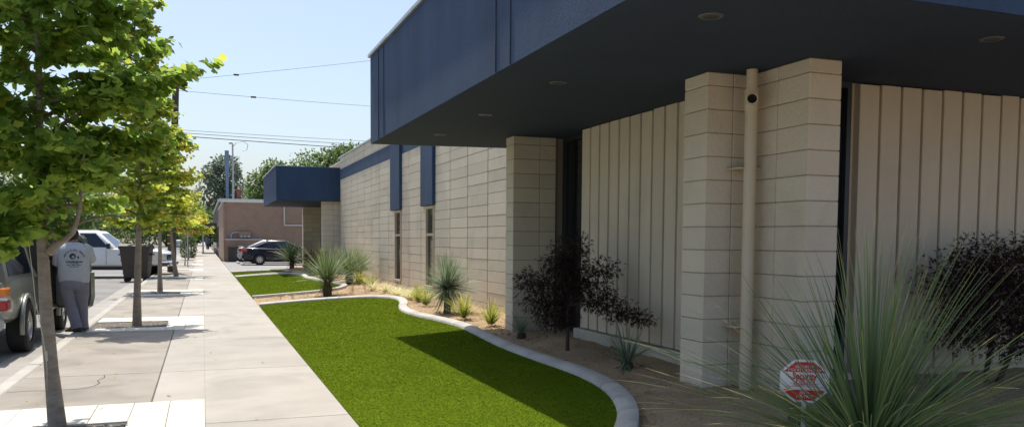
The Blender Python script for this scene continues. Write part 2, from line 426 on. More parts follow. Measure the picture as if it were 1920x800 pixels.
# ------------------------------------------------------------------ lawns and their edging
def smooth_poly(P, it=3):
    P = [Vector(p) for p in P]
    for _ in range(it):
        Q = [P[0]]
        for a, b_ in zip(P[:-1], P[1:]): Q += [a * .75 + b_ * .25, a * .25 + b_ * .75]
        P = Q + [P[-1]]
    return P
def inpoly(pts, poly):
    x, y = pts[:, 0], pts[:, 1]; r = np.zeros(len(pts), bool); n = len(poly); j = n - 1
    for i in range(n):
        xi, yi = poly[i]; xj, yj = poly[j]
        c = ((yi > y) != (yj > y)) & (x < (xj - xi) * (y - yi) / (yj - yi + 1e-12) + xi); r ^= c; j = i
    return r
E1 = [(1.19, 19.55), (2.0, 19.42), (2.5, 19.25), (3.1, 18.9), (3.62, 18.45), (3.93, 17.6), (3.86, 16.6), (3.52, 15.4), (3.44, 14.3), (3.58, 12.9), (3.66, 11.8), (3.56, 10.6), (3.47, 9.4), (3.47, 8.2), (3.49, 7.3), (3.40, 6.5), (3.17, 5.8), (2.83, 5.2), (2.3, 4.55), (1.7, 4.15), (1.19, 4.0)]
E2 = [(1.19, 34.1), (2.2, 33.7), (3.2, 33.0), (3.45, 31.0), (3.3, 28.8), (3.5, 26.4), (3.7, 24.3), (3.68, 22.7), (3.0, 21.85), (2.1, 21.95), (1.19, 22.25)]
E3 = [(1.19, 39.1), (2.4, 37.9), (3.3, 36.4), (3.35, 35.2), (3.1, 34.0), (2.2, 34.25), (1.19, 34.6)]
def lawn(E, name, label, elabel, nblade, hb, seg):
    P = smooth_poly(E, 3); g = np.random.default_rng(len(P) + nblade)
    poly = [(1.172, P[-1].y)] + [(1.172, P[0].y)] + [tuple(p) for p in P]
    # base sheet follows the slope: strips of constant y
    y0, y1 = min(p[1] for p in poly), max(p[1] for p in poly)
    V = []; F = []; N = 120
    for i in range(N + 1):
        y = y0 + (y1 - y0) * (.002 + .996 * i / N); xs_ = []
        for a, b_ in zip(poly, poly[1:] + poly[:1]):
            if (a[1] > y) != (b_[1] > y): xs_.append(a[0] + (b_[0] - a[0]) * (y - a[1]) / (b_[1] - a[1]))
        x0, x1 = min(xs_), max(xs_)
        for k in range(9): x = x0 + (x1 - x0) * k / 8; V.append((x, y, zg(x) - .005))
    for i in range(N):
        for k in range(8): a = i * 9 + k; F.append((a, a + 1, a + 10, a + 9))
    # blades
    T = []
    need = nblade
    pts = []
    while need > 0:
        q = np.column_stack([g.uniform(1.175, 3.95, need * 2), g.uniform(y0, y1, need * 2)])
        if hb > .021:                                   # more blades near the viewer
            q = q[g.random(len(q)) < np.clip(7.5 / np.maximum(q[:, 1], 1), .15, 1)]
        q = q[inpoly(q, poly)][:need]; pts.append(q); need -= len(q)
    q = np.vstack(pts); n = len(q)
    a = g.uniform(0, 6.283, n); h = g.uniform(.6, 1.0, n) * hb * .5; wd = g.uniform(.0022, .0042, n) * np.clip(q[:, 1] / 7, 1, 3)
    z = np.clip((q[:, 0] - 1.17) * KS, 0, .26) - .006
    dx, dy = np.cos(a), np.sin(a); le = g.uniform(1.4, 3.2, n) * h; la = g.uniform(0, 6.283, n)
    B1 = np.column_stack([q[:, 0] + dx * wd, q[:, 1] + dy * wd, z]); B2 = np.column_stack([q[:, 0] - dx * wd, q[:, 1] - dy * wd, z])
    TP = np.column_stack([q[:, 0] + np.cos(la) * le, q[:, 1] + np.sin(la) * le, z + h])
    VV = np.empty((n * 3, 3)); VV[0::3] = B1; VV[1::3] = B2; VV[2::3] = TP
    me = npmesh(name, VV, np.arange(n * 3).reshape(-1, 3), 'turf', np.clip(g.normal(.5, .13, n) + .10 * np.sin(q[:, 0] * 2.1 + q[:, 1] * .7) * np.sin(q[:, 1] * 1.3 - q[:, 0]) + .06 * np.sin(q[:, 0] * 7 + 2 * np.sin(q[:, 1] * 3)), 0, 1))
    o = link(name, me, None, 'stuff'); tag(o, label, 'lawn')
    link('turf_backing', npmesh('turf_backing', V, F, 'turf_base'), o, None)
    # edging: segments with open joints
    root = thing('lawn_edging', elabel, 'edging')
    L = [0]
    for a_, b_ in zip(P[:-1], P[1:]): L.append(L[-1] + (b_ - a_).length)
    def at(s_):
        s_ = min(max(s_, 0), L[-1]); k = max(i for i in range(len(L)) if L[i] <= s_ + 1e-9); k = min(k, len(P) - 2)
        t = (s_ - L[k]) / max(L[k + 1] - L[k], 1e-6); p = P[k].lerp(P[k + 1], t); d = (P[k + 1] - P[k]).normalized(); return p, d
    s0 = 0
    while s0 < L[-1] - .05:
        s1 = min(s0 + seg * rng.uniform(.9, 1.1), L[-1]); m_ = max(2, int((s1 - s0) / .12)); rings = []
        for i in range(m_ + 1):
            p, d = at(s0 + .006 + (s1 - s0 - .012) * i / m_)
            d2 = (at(s0 + (s1 - s0) * i / m_ + .15)[0] - at(s0 + (s1 - s0) * i / m_ - .15)[0]).normalized()
            nn = Vector((-d2.y, d2.x)); zc = zg(p.x)
            prof = [(-.08, -.08), (-.08, .016), (-.06, .034), (.0, .048), (.06, .050), (.085, .034), (.09, -.08)]
            rings.append([(p.x + nn.x * u, p.y + nn.y * u, zc + v) for u, v in prof])
        MB().loft(rings).build('edging_segment', 'edging', root, smooth=50)
        s0 = s1
    return o
lawn(E1, 'turf_lawn', 'large green turf lawn in the foreground with the long roof shadow across it', 'curving pale concrete edging around the large foreground lawn', 200000, .0215, 1.9)
lawn(E2, 'turf_lawn', 'middle green turf lawn behind the spiky plant with rounded corner', 'concrete edging around the middle lawn with rounded corner', 60000, .02, 2.2)
lawn(E3, 'turf_lawn', 'small far turf lawn beside the parking lot', 'concrete edging around the small far lawn by the parking lot', 15000, .02, 2.2)
# loose granules on the bed
V = []; F = []
tet = np.array([(-1, -.6, 0), (1, -.6, 0), (0, 1, 0), (0, 0, .9)]); tf = [(0, 1, 3), (1, 2, 3), (2, 0, 3)]
polys = [[(1.1, E[-1][1])] + [(1.1, E[0][1])] + [tuple(p) for p in smooth_poly(E, 2)] for E in (E1, E2, E3)]
q = np.column_stack([nr.uniform(1.2, 8.5, 60000), 3.0 + 27 * nr.random(60000) ** 1.7])
ok = ~(inpoly(q, polys[0]) | inpoly(q, polys[1]) | inpoly(q, polys[2])) & ((q[:, 0] < 4.95) | (q[:, 1] < 6)); q = q[ok]; n = len(q)
sc = nr.uniform(.003, .013, n) ** 1.0 * np.clip(q[:, 1] / 8, .9, 2.2) * np.where(nr.random(n) < .04, 2.2, 1); a = nr.uniform(0, 6.283, n)
ca, sa = np.cos(a), np.sin(a)
VV = np.empty((n, 4, 3))
for i in range(4):
    VV[:, i, 0] = q[:, 0] + sc * (ca * tet[i, 0] - sa * tet[i, 1]); VV[:, i, 1] = q[:, 1] + sc * (sa * tet[i, 0] + ca * tet[i, 1])
    VV[:, i, 2] = np.clip((q[:, 0] - 1.17) * KS, 0, .26) - .035 + sc * tet[i, 2]
FF = (np.arange(n) * 4)[:, None, None] + np.array(tf)[None]
link('bed_granules', npmesh('bed_granules', VV.reshape(-1, 3), FF.reshape(-1, 3), 'granule'), bed, 'stuff')
# ------------------------------------------------------------------ the office building
ZS = 2.967; CH = .2032; Z0 = .26 - .13
B = thing('office_building', 'long low office building of beige blocks and boards with navy canopies', 'building', (5, 20, 0))
def ch(o):                                     # parent keeping world place
    o.matrix_parent_inverse = B.matrix_world.inverted(); return o
bpy.context.view_layer.update()
BI = Matrix.Translation((-5, -20, 0))
def bb(mbx, name, m_, parent=None, **k):
    o = mbx.build(name, m_, B if parent is None else parent, **k)
    if parent is None: o.matrix_parent_inverse = BI
    return o
# solid core behind the faces
mb = MB(); mb.box(5.06, 18, 6.42, 39.5, -.2, 4.5); core = bb(mb, 'wall', 'mortar')
mb = MB(); mb.box(5.06, 18.1, 12.9, 39.6, 4.5, 4.56); bb(mb, 'roof', 'roof')
WIN = [(21.68, 22.42, .44, 2.29), (18.33, 19.05, .44, 2.29)]       # y0 y1 z0 z1
BOX = [(21.6, 22.75), (18.245, 19.34)]
yj = [14.565 + 1.25 * k for k in range(-2, 15)]                     # stack joints
pieces = []
for r in range(22):
    z0 = Z0 + CH * r; z1 = z0 + CH
    for y0, y1 in zip(yj[:-1], yj[1:]):
        if z0 > 4.5: continue
        y1 = min(y1, 32.3)
        if y1 - y0 < .1: continue
        iv = [(y0, y1)]
        for (a, b_, c, d) in WIN:
            if z1 > c + .05 and z0 < d - .02:
                nv = []
                for p, q_ in iv:
                    if b_ <= p or a >= q_: nv.append((p, q_)); continue
                    if a > p: nv.append((p, a))
                    if b_ < q_: nv.append((b_, q_))
                iv = nv
        for p, q_ in iv: pieces.append((p, q_, z0, z1))
# those that show largest (nearest) as single blocks, the rest joined
pieces.sort(key=lambda t: -(t[1] - t[0]) / (t[0] ** 2))
wall = bb(MB().box(4.99, 5.06, 12.0, 32.3, -.1, Z0 + CH * 22), 'block_wall', 'mortar')
def blockgeo(mbx, p, c=.005): mbx.bev(4.955, 5.02, p[0] + .019, p[1] - .019, p[2] + .003, p[3] - .003, c)
mcache = {}
for p in pieces[:300]:
    k = (round(p[1] - p[0], 3),)
    if k not in mcache:
        t = MB(); t.bev(4.955, 5.02, .019, p[1] - p[0] - .019, .003, CH - .003, .006); mcache[k] = t.mesh('block', 'block')
    o = link('block', mcache[k], wall); o.location = (rng.uniform(-.0015, .0015), p[0], p[2])
rest = MB()
for p in pieces[300:]: blockgeo(rest, p)
rest.build('far_blocks', 'block', wall, kind='stuff')
mb = MB(); mb.box(4.93, 5.3, 12.9, 32.45, Z0 + CH * 22, Z0 + CH * 22 + .05); mb.build('parapet_cap', 'coping', wall)
# navy band and boxes over the slit windows
mb = MB(); mb.box(4.951, 4.99, 23.0, 32.4, 3.765, 4.16); mb.build('navy_band', 'navy', wall)
mb = MB(); mb.box(4.951, 4.99, 19.34, 21.6, 3.765, 4.16); mb.build('navy_band', 'navy', wall)
for (a, b_) in BOX:
    mb = MB(); mb.bev(4.875, 5.0, a, b_, 2.3, 4.4, .012); mb.build('window_hood', 'navy', wall)
for (a, b_, c, d) in WIN:
    f = MB(); t = .06
    f.box(4.93, 5.04, a, a + t, c, d); f.box(4.93, 5.04, b_ - t, b_, c, d); f.box(4.93, 5.04, a + t, b_ - t, d - t, d)
    f.box(4.935, 5.03, a + t, b_ - t, 1.60, 1.66)
    wn = f.build('window', 'frame', wall)
    MB().add([(5.0, a + t, c), (5.0, b_ - t, c), (5.0, b_ - t, 1.60), (5.0, a + t, 1.60)], [(0, 1, 2, 3)]).build('pane', 'glass', wn) if False else None
    MB().box(4.985, 4.989, a + t, b_ - t, c, 1.60).build('pane', 'glass', wall)
    MB().box(4.985, 4.989, a + t, b_ - t, 1.66, d - t).build('pane', 'glass', wall)
    MB().bev(4.90, 5.0, a - .02, b_ + .02, c - .07, c - .001, .006).build('window_sill', 'frame', wall)
# front canopy
XF = 2.44
pl = [(XF, 3.94), (10.5, 3.90), (10.5, 11.6), (XF, 12.78)]
cano = bb(MB().prism(pl, 'z', ZS + .004, 4.27), 'canopy', 'navy')
def inset(pl, d):
    cx_ = sum(p[0] for p in pl) / 4; cy_ = sum(p[1] for p in pl) / 4
    return [(p[0] + (d if p[0] < cx_ else -d), p[1] + (d if p[1] < cy_ else -d)) for p in pl]
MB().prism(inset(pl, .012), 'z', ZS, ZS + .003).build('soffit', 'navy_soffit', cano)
# metal coping in lapped pieces along the top edge
y = 3.90
while y < 12.75:
    y2 = min(y + 1.5, 12.83); dz = rng.uniform(0, .012)
    mb = MB(); mb.bev(XF - .035, XF + .25, y, y2 - .004, 4.265 + dz, 4.315 + dz, .006); mb.build('coping', 'coping', cano); y += 1.5
mb = MB(); mb.prism([(XF + .26, 3.95), (10.5, 3.92), (10.5, 11.6), (XF + .26, 12.7)], 'z', 4.271, 4.29); mb.build('canopy_roof', 'roof', cano)
for yy in (6.60, 6.97, 11.77, 12.15):       # stucco control joints: narrow raised screeds
    mb = MB(); mb.bev(XF - .008, XF + .004, yy - .009, yy + .009, ZS + .01, 4.262, .003); mb.build('stucco_joint', 'navy_soffit', cano)
for (x, yy) in ((3.12, 4.68), (3.12, 7.15), (3.12, 9.27), (3.12, 11.25), (5.32, 4.44)):
    t = MB(); t.disc((x, yy, ZS - .006), .078, 'z', 28, rin=.052)
    n = 28
    V = []; F = []
    for k in range(n):
        a = 2 * math.pi * k / n; V += [(x + .078 * math.cos(a), yy + .078 * math.sin(a), ZS - .006), (x + .083 * math.cos(a), yy + .083 * math.sin(a), ZS)]
    for k in range(n): k2 = (k + 1) % n; F.append((2 * k, 2 * k + 1, 2 * k2 + 1, 2 * k2))
    t.add(V, F); sl_ = t.build('downlight', 'steel', cano, smooth=40)
    MB().disc((x, yy, ZS - .003), .053, 'z', 24).build('downlight_lens', 'lamp_in', cano)
# block pillars
def pillar(name, blocks, z1, coreboxes, z0=Z0, joint=.006):
    c = MB()
    for q_ in coreboxes: c.box(*q_, z0 - .1, z1)
    p = bb(c, name, 'mortar')
    r = 0; z = z1 - CH * math.ceil((z1 - z0) / CH) + .09
    zs = [z + CH * i for i in range(20)]
    for a in zs:
        b0, b1 = max(a, z0 - .05), min(a + CH, z1)
        if b1 - b0 < .03: continue
        for (x0, x1, y0, y1) in blocks:
            t = MB(); t.bev(x0, x1, y0, y1, b0 + .003, b1 - .003, .006); t.build('block', 'block', p)
    return p
j = .003
pillar('pillar', [(4.10, 4.506 - j, 10.94, 11.24), (4.506 + j, 4.75, 10.94, 11.24)], ZS, [(4.11, 4.74, 10.95, 11.23)])
pillar('pillar', [(4.10, 4.37 - j, 6.18, 6.54), (4.37 + j, 4.70, 6.18, 6.54), (4.53, 4.85, 5.40, 5.79 - j), (4.53, 4.85, 5.79 + j, 6.177)], ZS,
       [(4.11, 4.69, 6.187, 6.53), (4.54, 4.84, 5.41, 6.3)])
pillar('pillar', [(4.35, 4.756 - j, 32.48, 33.0), (4.756 + j, 5.05, 32.48, 33.0)], ZS, [(4.36, 5.1, 32.49, 32.99)])
pillar('pillar', [(4.30, 4.706 - j, 38.75, 39.15), (4.706 + j, 5.15, 38.75, 39.15)], ZS, [(4.31, 5.1, 38.76, 39.14)])
# board walls: flat backing with overlapping vertical boards, alternate boards proud
XB = 4.70
bw = bb(MB().box(XB + .075, XB + .14, 6.5, 10.02, .1, ZS + .02), 'board_wall', 'board')
y = 10.0; k = 0
while y > 6.5:
    wd = .262; y2 = max(y - wd, 6.48)
    ztop = ZS - rng.uniform(.0, .012)
    t = MB(); t.bev(XB, XB + .08, y2, y - .04, .36, ztop, .004); t.build('board', 'board', bw)
    y = y2; k += 1
MB().bev(XB - .06, XB + .10, 6.5, 10.06, .12, .345, .012).build('plinth', 'conc_base', bw)
YB = 6.05
bw2 = bb(MB().box(5.61, 10.4, YB + .075, YB + .36, .1, ZS + .02), 'board_wall', 'board')
x = 5.62
while x < 10.3:
    wd = .255; ztop = ZS - rng.uniform(.0, .02)
    t = MB(); t.bev(x + .030, x + wd, YB, YB + .08, .30, ztop, .004); t.build('board', 'board', bw2)
    x += wd
# dark glazed openings: beside the far pillar and right of the near pillar
def glazing(x0, x1, y0, y1, axis, name, z0=.2, z1=ZS, fr=.05):
    f = MB()
    if axis == 'x':     # pane lies in a plane y = const
        f.box(x0, x0 + fr, y0 - .02, y0 + .05, z0, z1); f.box(x1 - fr, x1, y0 - .02, y0 + .05, z0, z1); f.box(x0 + fr, x1 - fr, y0 - .02, y0 + .05, z1 - fr, z1); f.box(x0 + fr, x1 - fr, y0 - .02, y0 + .05, z0, z0 + .1)
        wdw = bb(f, name, 'dark_frame'); MB().box(x0 + fr, x1 - fr, y0 + .02, y0 + .024, z0 + .1, z1 - fr).build('pane', 'glass', wdw)
    else:
        f.box(x0 - .02, x0 + .05, y0, y0 + fr, z0, z1); f.box(x0 - .02, x0 + .05, y1 - fr, y1, z0, z1); f.box(x0 - .02, x0 + .05, y0 + fr, y1 - fr, z1 - fr, z1); f.box(x0 - .02, x0 + .05, y0 + fr, y1 - fr, z0, z0 + .1)
        wdw = bb(f, name, 'dark_frame'); MB().box(x0 + .02, x0 + .024, y0 + fr, y1 - fr, z0 + .1, z1 - fr).build('pane', 'glass', wdw)
    return wdw
glazing(4.9, 4.9, 10.06, 11.0, 'y', 'window')
glazing(4.86, 5.60, 6.12, 6.12, 'x', 'window')
bb(MB().box(4.74, 5.0, 10.021, 10.045, .1, ZS), 'return_wall', 'board')
bb(MB().box(4.76, 5.2, 11.0, 12.6, .0, ZS), 'return_wall', 'mortar')
# downspout with an open tee
dsx, dsy = 4.41, 5.98
ds = bb(MB().tube([(dsx, dsy, .18), (dsx, dsy, 2.64)], .052, 20), 'downspout', 'pipe', smooth=40)
MB().tube([(dsx, dsy, 2.62), (dsx, dsy, 2.80)], .058, 20).build('collar', 'pipe', ds, smooth=40)
MB().tube([(dsx, dsy, 2.79), (dsx, dsy, ZS)], .047, 20).build('upper_pipe', 'pipe', ds, smooth=40)
# tee stub pointing to the street corner
d = Vector((-.55, -.83, 0)).normalized(); c0 = Vector((dsx, dsy, 2.71))
st = MB(); n = 20; a = Vector((0, 0, 1)); b_ = d.cross(a); V = []; F = []
for q_, r in ((.0, .05), (.10, .05), (.10, .041), (.0, .041)):
    for k in range(n): t = 2 * math.pi * k / n; V.append(c0 + d * q_ + (a * math.cos(t) + b_ * math.sin(t)) * r)
for i in range(3):
    for k in range(n): k2 = (k + 1) % n; F.append((i * n + k, i * n + k2, (i + 1) * n + k2, (i + 1) * n + k))
st.add(V, F).build('tee_stub', 'pipe', ds, smooth=40)
V = [c0 + d * .06 + (a * math.cos(2 * math.pi * k / n) + b_ * math.sin(2 * math.pi * k / n)) * .041 for k in range(n)]
MB().add(V, [tuple(range(n))]).build('mouth_shade', 'hole_shade', ds)  # black disc across the stub, standing for the shade inside the pipe
for zz in (2.13, .76):
    MB().bev(dsx - .11, dsx + .13, dsy + .0, dsy + .19, zz, zz + .012, .003).build('pipe_bracket', 'pipe', ds)
# second, far canopy
cp = [(2.62, 32.45), (5.06, 32.2), (5.06, 39.2), (2.62, 39.4)]
can2 = bb(MB().prism(cp, 'z', ZS + .004, 4.24), 'canopy', 'navy')
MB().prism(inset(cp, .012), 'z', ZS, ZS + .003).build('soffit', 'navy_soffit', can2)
MB().box(2.58, 2.85, 32.42, 39.45, 4.241, 4.285).build('coping', 'coping', can2)
MB().box(2.851, 5.0, 32.38, 39.3, 4.241, 4.26).build('canopy_roof', 'roof', can2)
t = MB().disc((3.3, 35, ZS - .005), .09, 'z', 20); t.build('downlight', 'steel', can2)
f = MB(); f.box(4.95, 5.04, 33.4, 33.5, .15, ZS); f.box(4.95, 5.04, 35.0, 35.06, .15, ZS); f.box(4.95, 5.04, 36.6, 36.7, .15, ZS); f.box(4.95, 5.04, 33.5, 36.6, 1.0, 1.08)
dr = bb(f, 'entrance_frame', 'white_trim'); MB().box(5.0, 5.01, 33.5, 36.6, .15, ZS).build('pane', 'glass', dr)
# ------------------------------------------------------------------ trees
FAN = np.array([(0, 0, 0), (-.50, .60, .10), (-.20, .98, .03), (0, .86, -.03), (.20, .98, .03), (.50, .60, .10)], float)
FANF = np.array([(0, 3, 2, 1), (0, 5, 4, 3)])
OVAL = np.array([(0, 0, 0), (-.28, .45, .06), (0, 1, -.04), (.28, .45, .06)], float)
OVALF = np.array([(0, 3, 2, 1)])
def rotmats(d, g, roll=None):
    """frames with local +Y along d"""
    n = len(d); d = d / np.linalg.norm(d, axis=1, keepdims=True)
    up = np.tile(np.array([0, 0, 1.]), (n, 1)) + g.normal(0, .45 if roll is None else roll, (n, 3))
    x = np.cross(d, up); x /= np.linalg.norm(x, axis=1, keepdims=True) + 1e-9; z = np.cross(x, d)
    return np.stack([x, d, z], axis=2)
def leaves(name, P, D, S, tint, shape, faces, m_, g, roll=None):
    Rm = rotmats(D, g, roll); n = len(P)
    V = np.einsum('nij,kj->nki', Rm, shape) * S[:, None, None] + P[:, None, :]
    k = len(shape); F = (np.arange(n) * k)[:, None, None] + faces[None]
    return npmesh(name, V.reshape(-1, 3), F.reshape(-1, faces.shape[1]), m_, np.repeat(tint, len(faces)))
def street_tree(name, label, base, H, zc, rad, prof, seed, nleaf, lsz, lean=(0, 0), yellow=.2, extra=(), trunk_r=.062, group='ginkgo trees along the kerb', mtl='ginkgo', nb=46, singles=0, avoid=None):
    g = np.random.default_rng(seed); r = random.Random(seed)
    root = thing(name, label, 'tree', base, 0, group)
    top = Vector((lean[0], lean[1], H))
    tp = []
    for i in range(12):
        t = i / 11; tp.append(Vector((top.x * t + .03 * math.sin(t * 7 + seed), top.y * t + .03 * math.cos(t * 6 + seed), H * t)))
    tr = [trunk_r * (1.28 if i == 0 else 1) * (1 - .9 * (i / 11) ** .8) for i in range(12)]
    tr[1] = max(tr[1], trunk_r * .95); tr[2] = max(tr[2], trunk_r * .88); tr[3] = max(tr[3], trunk_r * .74)
    tb = MB(); tb.tube([(tp[0].x, tp[0].y, -.12)] + tp, [tr[0] * 1.1] + tr, 12)
    trunk = tb.build('trunk', 'bark', root, smooth=60)
    def tpos(z):
        t = min(max(z / H, 0), 1) * 11; i = min(int(t), 10); return tp[i].lerp(tp[i + 1], t - i)
    LP = []; LD_ = []; LT = []
    limbs = MB(); brs = []
    for b_ in range(nb):
        z = zc + (H - zc - .1) * ((b_ + r.random() * .6) / nb) ** 1.0; az = b_ * 2.39996 + r.uniform(-.4, .4)
        rel = (z - zc) / (H - zc); ln = rad * prof(rel) * r.uniform(.78, 1.12)
        brs.append((z, az, ln, r.uniform(.25, .75)))
    for e in extra: brs.append(e)
    for z, az, ln, el in brs:
        p0 = tpos(z); pts = []
        for i in range(7):
            t = i / 6; h = ln * t; pts.append(p0 + Vector((math.cos(az) * h, math.sin(az) * h, ln * (el * t - .30 * t * t))) + Vector((r.uniform(-.03, .03), r.uniform(-.03, .03), r.uniform(-.02, .02))) * t)
        r0_ = min(.022, .012 + .012 * ln) * trunk_r / .062
        limbs.tube(pts, [r0_ * (1 - .8 * i / 6) for i in range(7)], 5, False)
        m_ = int(nleaf / len(brs) * (ln / rad) ** .7 * 1.15) + 6
        sub = [(r.uniform(.25, 1), r.uniform(-1.2, 1.2), r.uniform(.12, .38) * ln, r.uniform(-.3, .5)) for _ in range(7)]
        for s_ in range(m_):
            if r.random() < .5: t = r.random() ** .85 * 6
            else: t = None
            if t is not None:
                i = min(int(t), 5); q_ = pts[i].lerp(pts[i + 1], t - i); da = az + r.uniform(-1.3, 1.3)
            else:
                st_, sa_, sl2, se = sub[r.randrange(7)]; i = min(int(st_ * 6), 5); q_ = pts[i].lerp(pts[i + 1], st_ * 6 - i); u = r.random()
                q_ = q_ + Vector((math.cos(az + sa_), math.sin(az + sa_), se)) * sl2 * u; da = az + sa_ + r.uniform(-1, 1)
            q_ = q_ + Vector((r.gauss(0, .035), r.gauss(0, .035), r.gauss(0, .03)))
            if avoid and avoid(q_ + Vector(base)): continue
            LP.append(q_); LD_.append((math.cos(da), math.sin(da), r.uniform(-1.7, .15)))
            out = math.hypot(q_.x - p0.x, q_.y - p0.y) / max(rad, .1)
            LT.append(min(max(r.gauss(.30 + yellow * (.25 + .75 * out) + (.35 if r.random() < yellow * .35 else 0), .14), 0), 1))
    limbs.build('limb', 'twig', root, smooth=60)
    LP = np.array([tuple(p) for p in LP]); LD_ = np.array(LD_); LT = np.array(LT); S = g.uniform(.7, 1.2, len(LP)) * lsz
    if singles:
        view = np.array([tuple(EYE - Vector(base))])
        dist = np.linalg.norm(LP - view, axis=1); idx = np.argsort(dist)
        # those that show largest inside the frame: nearest to the eye, right of the frame's left border
        vis = [i for i in idx if (LP[i, 0] + base[0]) > -1.15 - .1 and LP[i, 2] < 3.1][:singles]
        keep = np.ones(len(LP), bool); keep[vis] = False
        lm = npmesh('leaf', FAN, FANF, mtl, [.3, .3]); lms = [npmesh('leaf', FAN, FANF, mtl, [t, t]) for t in (.2, .35, .5, .65)]
        Rm = rotmats(LD_[vis], g)
        for k, i in enumerate(vis):
            o = link('leaf', lms[min(int(LT[i] * 5), 3)], root); q_ = Matrix.Identity(4)
            for a in range(3):
                for b2 in range(3): q_[a][b2] = Rm[k, a, b2] * S[i]
                q_[a][3] = LP[i, a]
            o.matrix_local = q_
        LP, LD_, LT, S = LP[keep], LD_[keep], LT[keep], S[keep]
    link('crown', leaves('crown', LP, LD_, S, LT, FAN, FANF, mtl, g), root, 'stuff')
    return root
p1 = lambda t: .62 + .5 * math.sin(min(t * 2.2 + .5, 3.0)) if t < .9 else .5
street_tree('ginkgo_tree', 'nearest leafy green street tree with a forked trunk beside the silver truck', (-1.10, 7.34, 0), 5.2, 1.50, .80, lambda t: .85 + .25 * math.sin(math.pi * min(t * 1.2 + .1, 1)), 3, 17500, .084,
            lean=(-.16, .0), yellow=.07, extra=[(2.25, -.15, 1.05, .85), (2.0, .25, .85, .6), (1.9, -.9, .85, .35), (2.5, 3.2, 1.1, .4), (1.62, -2.2, 1.0, .08), (1.65, 2.8, 1.0, .08), (1.66, -2.9, 1.1, .04), (1.6, -1.75, .8, .05)], singles=280, nb=64, trunk_r=.054, avoid=lambda P: P.x > -1.02 and P.z < 1.76)
# the light forked branch of the nearest tree
t1 = [o for o in bpy.data.objects if o.name == 'ginkgo_tree'][0]
MB().tube([(-.03, -.02, 1.38), (.02, -.04, 1.44), (.09, -.06, 1.48), (.15, -.07, 1.54), (.18, -.08, 1.63), (.21, -.10, 1.75), (.22, -.08, 2.0), (.26, -.05, 2.3)], [.034, .028, .023, .02, .018, .015, .01, .004], 10).build('fork', 'bark', t1, smooth=60)
street_tree('ginkgo_tree', 'second street tree from the camera, tall, yellowing, in front of the brown bin', (-1.06, 15.7, 0), 6.0, 1.60, .84, lambda t: .9 + .3 * math.sin(math.pi * min(t * 1.3, 1)) - .6 * t, 11, 11500, .085, lean=(.06, 0), yellow=.34, nb=70)
street_tree('ginkgo_tree', 'third street tree from the camera, yellow-green crown, beside the white pickup', (-1.12, 25.35, 0), 5.2, 1.7, 1.15, lambda t: 1.0 - .55 * t, 5, 10500, .09, lean=(-.1, 0), yellow=.36, nb=60)
street_tree('ginkgo_tree', 'fourth street tree, leaning trunk, beside the banded utility pole', (-.98, 35.5, 0), 4.8, 1.75, 1.5, lambda t: 1.0 - .6 * t, 23, 10000, .11, lean=(-.55, -.6), yellow=.36, nb=60, trunk_r=.08)
street_tree('sapling', 'thin staked sapling with orange autumn leaves on the far sidewalk', (-.95, 50.2, 0), 3.0, 1.7, .9, lambda t: 1.0 - .3 * t, 31, 500, .13, yellow=.5, nb=9, trunk_r=.03, group='young trees on the far sidewalk', mtl='orange_leaf', extra=[(2.0, .2, 1.1, .9)])
street_tree('sapling', 'slender green street tree past the orange sapling', (-.95, 78, 0), 4.6, 1.6, 1.3, lambda t: 1.0 - .4 * t, 37, 1800, .17, yellow=.2, nb=24, trunk_r=.06, group='young trees on the far sidewalk')
street_tree('sapling', 'small green street tree at the far end of the sidewalk', (-.9, 98, 0), 5.0, 1.6, 1.5, lambda t: 1.0 - .4 * t, 41, 1600, .2, yellow=.15, nb=24, trunk_r=.08, group='young trees on the far sidewalk')
st = thing('tree_stake', 'grey metal stake standing beside the orange-leaved sapling', 'stake', (-.76, 47.0, 0))
MB().tube([(0, 0, -.1), (.02, 0, 2.05)], .03, 8).build('rod', 'grey_metal', st)
# big background trees: limbs and leaf clumps through the crown's volume
def big_tree(name, label, base, H, zc, rx, seed, n, lsz, m_='bigtree', lobes=16, trunk_r=.3, cat='tree', group='trees behind the buildings'):
    g = np.random.default_rng(seed); r = random.Random(seed)
    root = thing(name, label, cat, base, 0, group)
    tb = MB(); tb.tube([(0, 0, -.3), (.1, 0, H * .25), (-.1, .1, H * .5), (0, 0, H * .8)], [trunk_r * 1.2, trunk_r, trunk_r * .7, trunk_r * .2], 10)
    cs = []
    for i in range(lobes):
        a = i * 2.39996; t = (i + .5) / lobes; rel = math.sin(math.pi * min(.15 + t * .8, 1)); rad = rx * rel * r.uniform(.45, .85)
        c = Vector((math.cos(a) * rad, math.sin(a) * rad, zc + (H - zc) * (t * .85 + .08) + r.uniform(-.05, .05) * H)); cs.append((c, rx * r.uniform(.26, .48)))
        z0_ = zc * .7 + (c.z - zc) * .5; tb.tube([(0, 0, z0_), c * .5 + Vector((0, 0, z0_ * .5)), c], [trunk_r * .4, trunk_r * .25, trunk_r * .08], 5, False)
    tb.build('trunk', 'bark_dark', root, smooth=60)
    P = []; D = []; T = []
    per = n // lobes
    for c, rr_ in cs:
        d = g.normal(0, 1, (per, 3)); d /= np.linalg.norm(d, axis=1, keepdims=True); rad = rr_ * g.random(per) ** .33 * g.uniform(.75, 1.15, per)
        P.append(np.array(tuple(c)) + d * rad[:, None] * np.array([1, 1, .75])); dd = d + g.normal(0, .6, (per, 3)); dd[:, 2] -= .3; D.append(dd); T.append(np.clip(g.normal(.45, .22, per), 0, 1))
    P = np.vstack(P); D = np.vstack(D); T = np.concatenate(T)
    link('crown', leaves('crown', P, D, g.uniform(.7, 1.3, len(P)) * lsz, T, OVAL, OVALF, m_, g, .8), root, 'stuff')
    return root
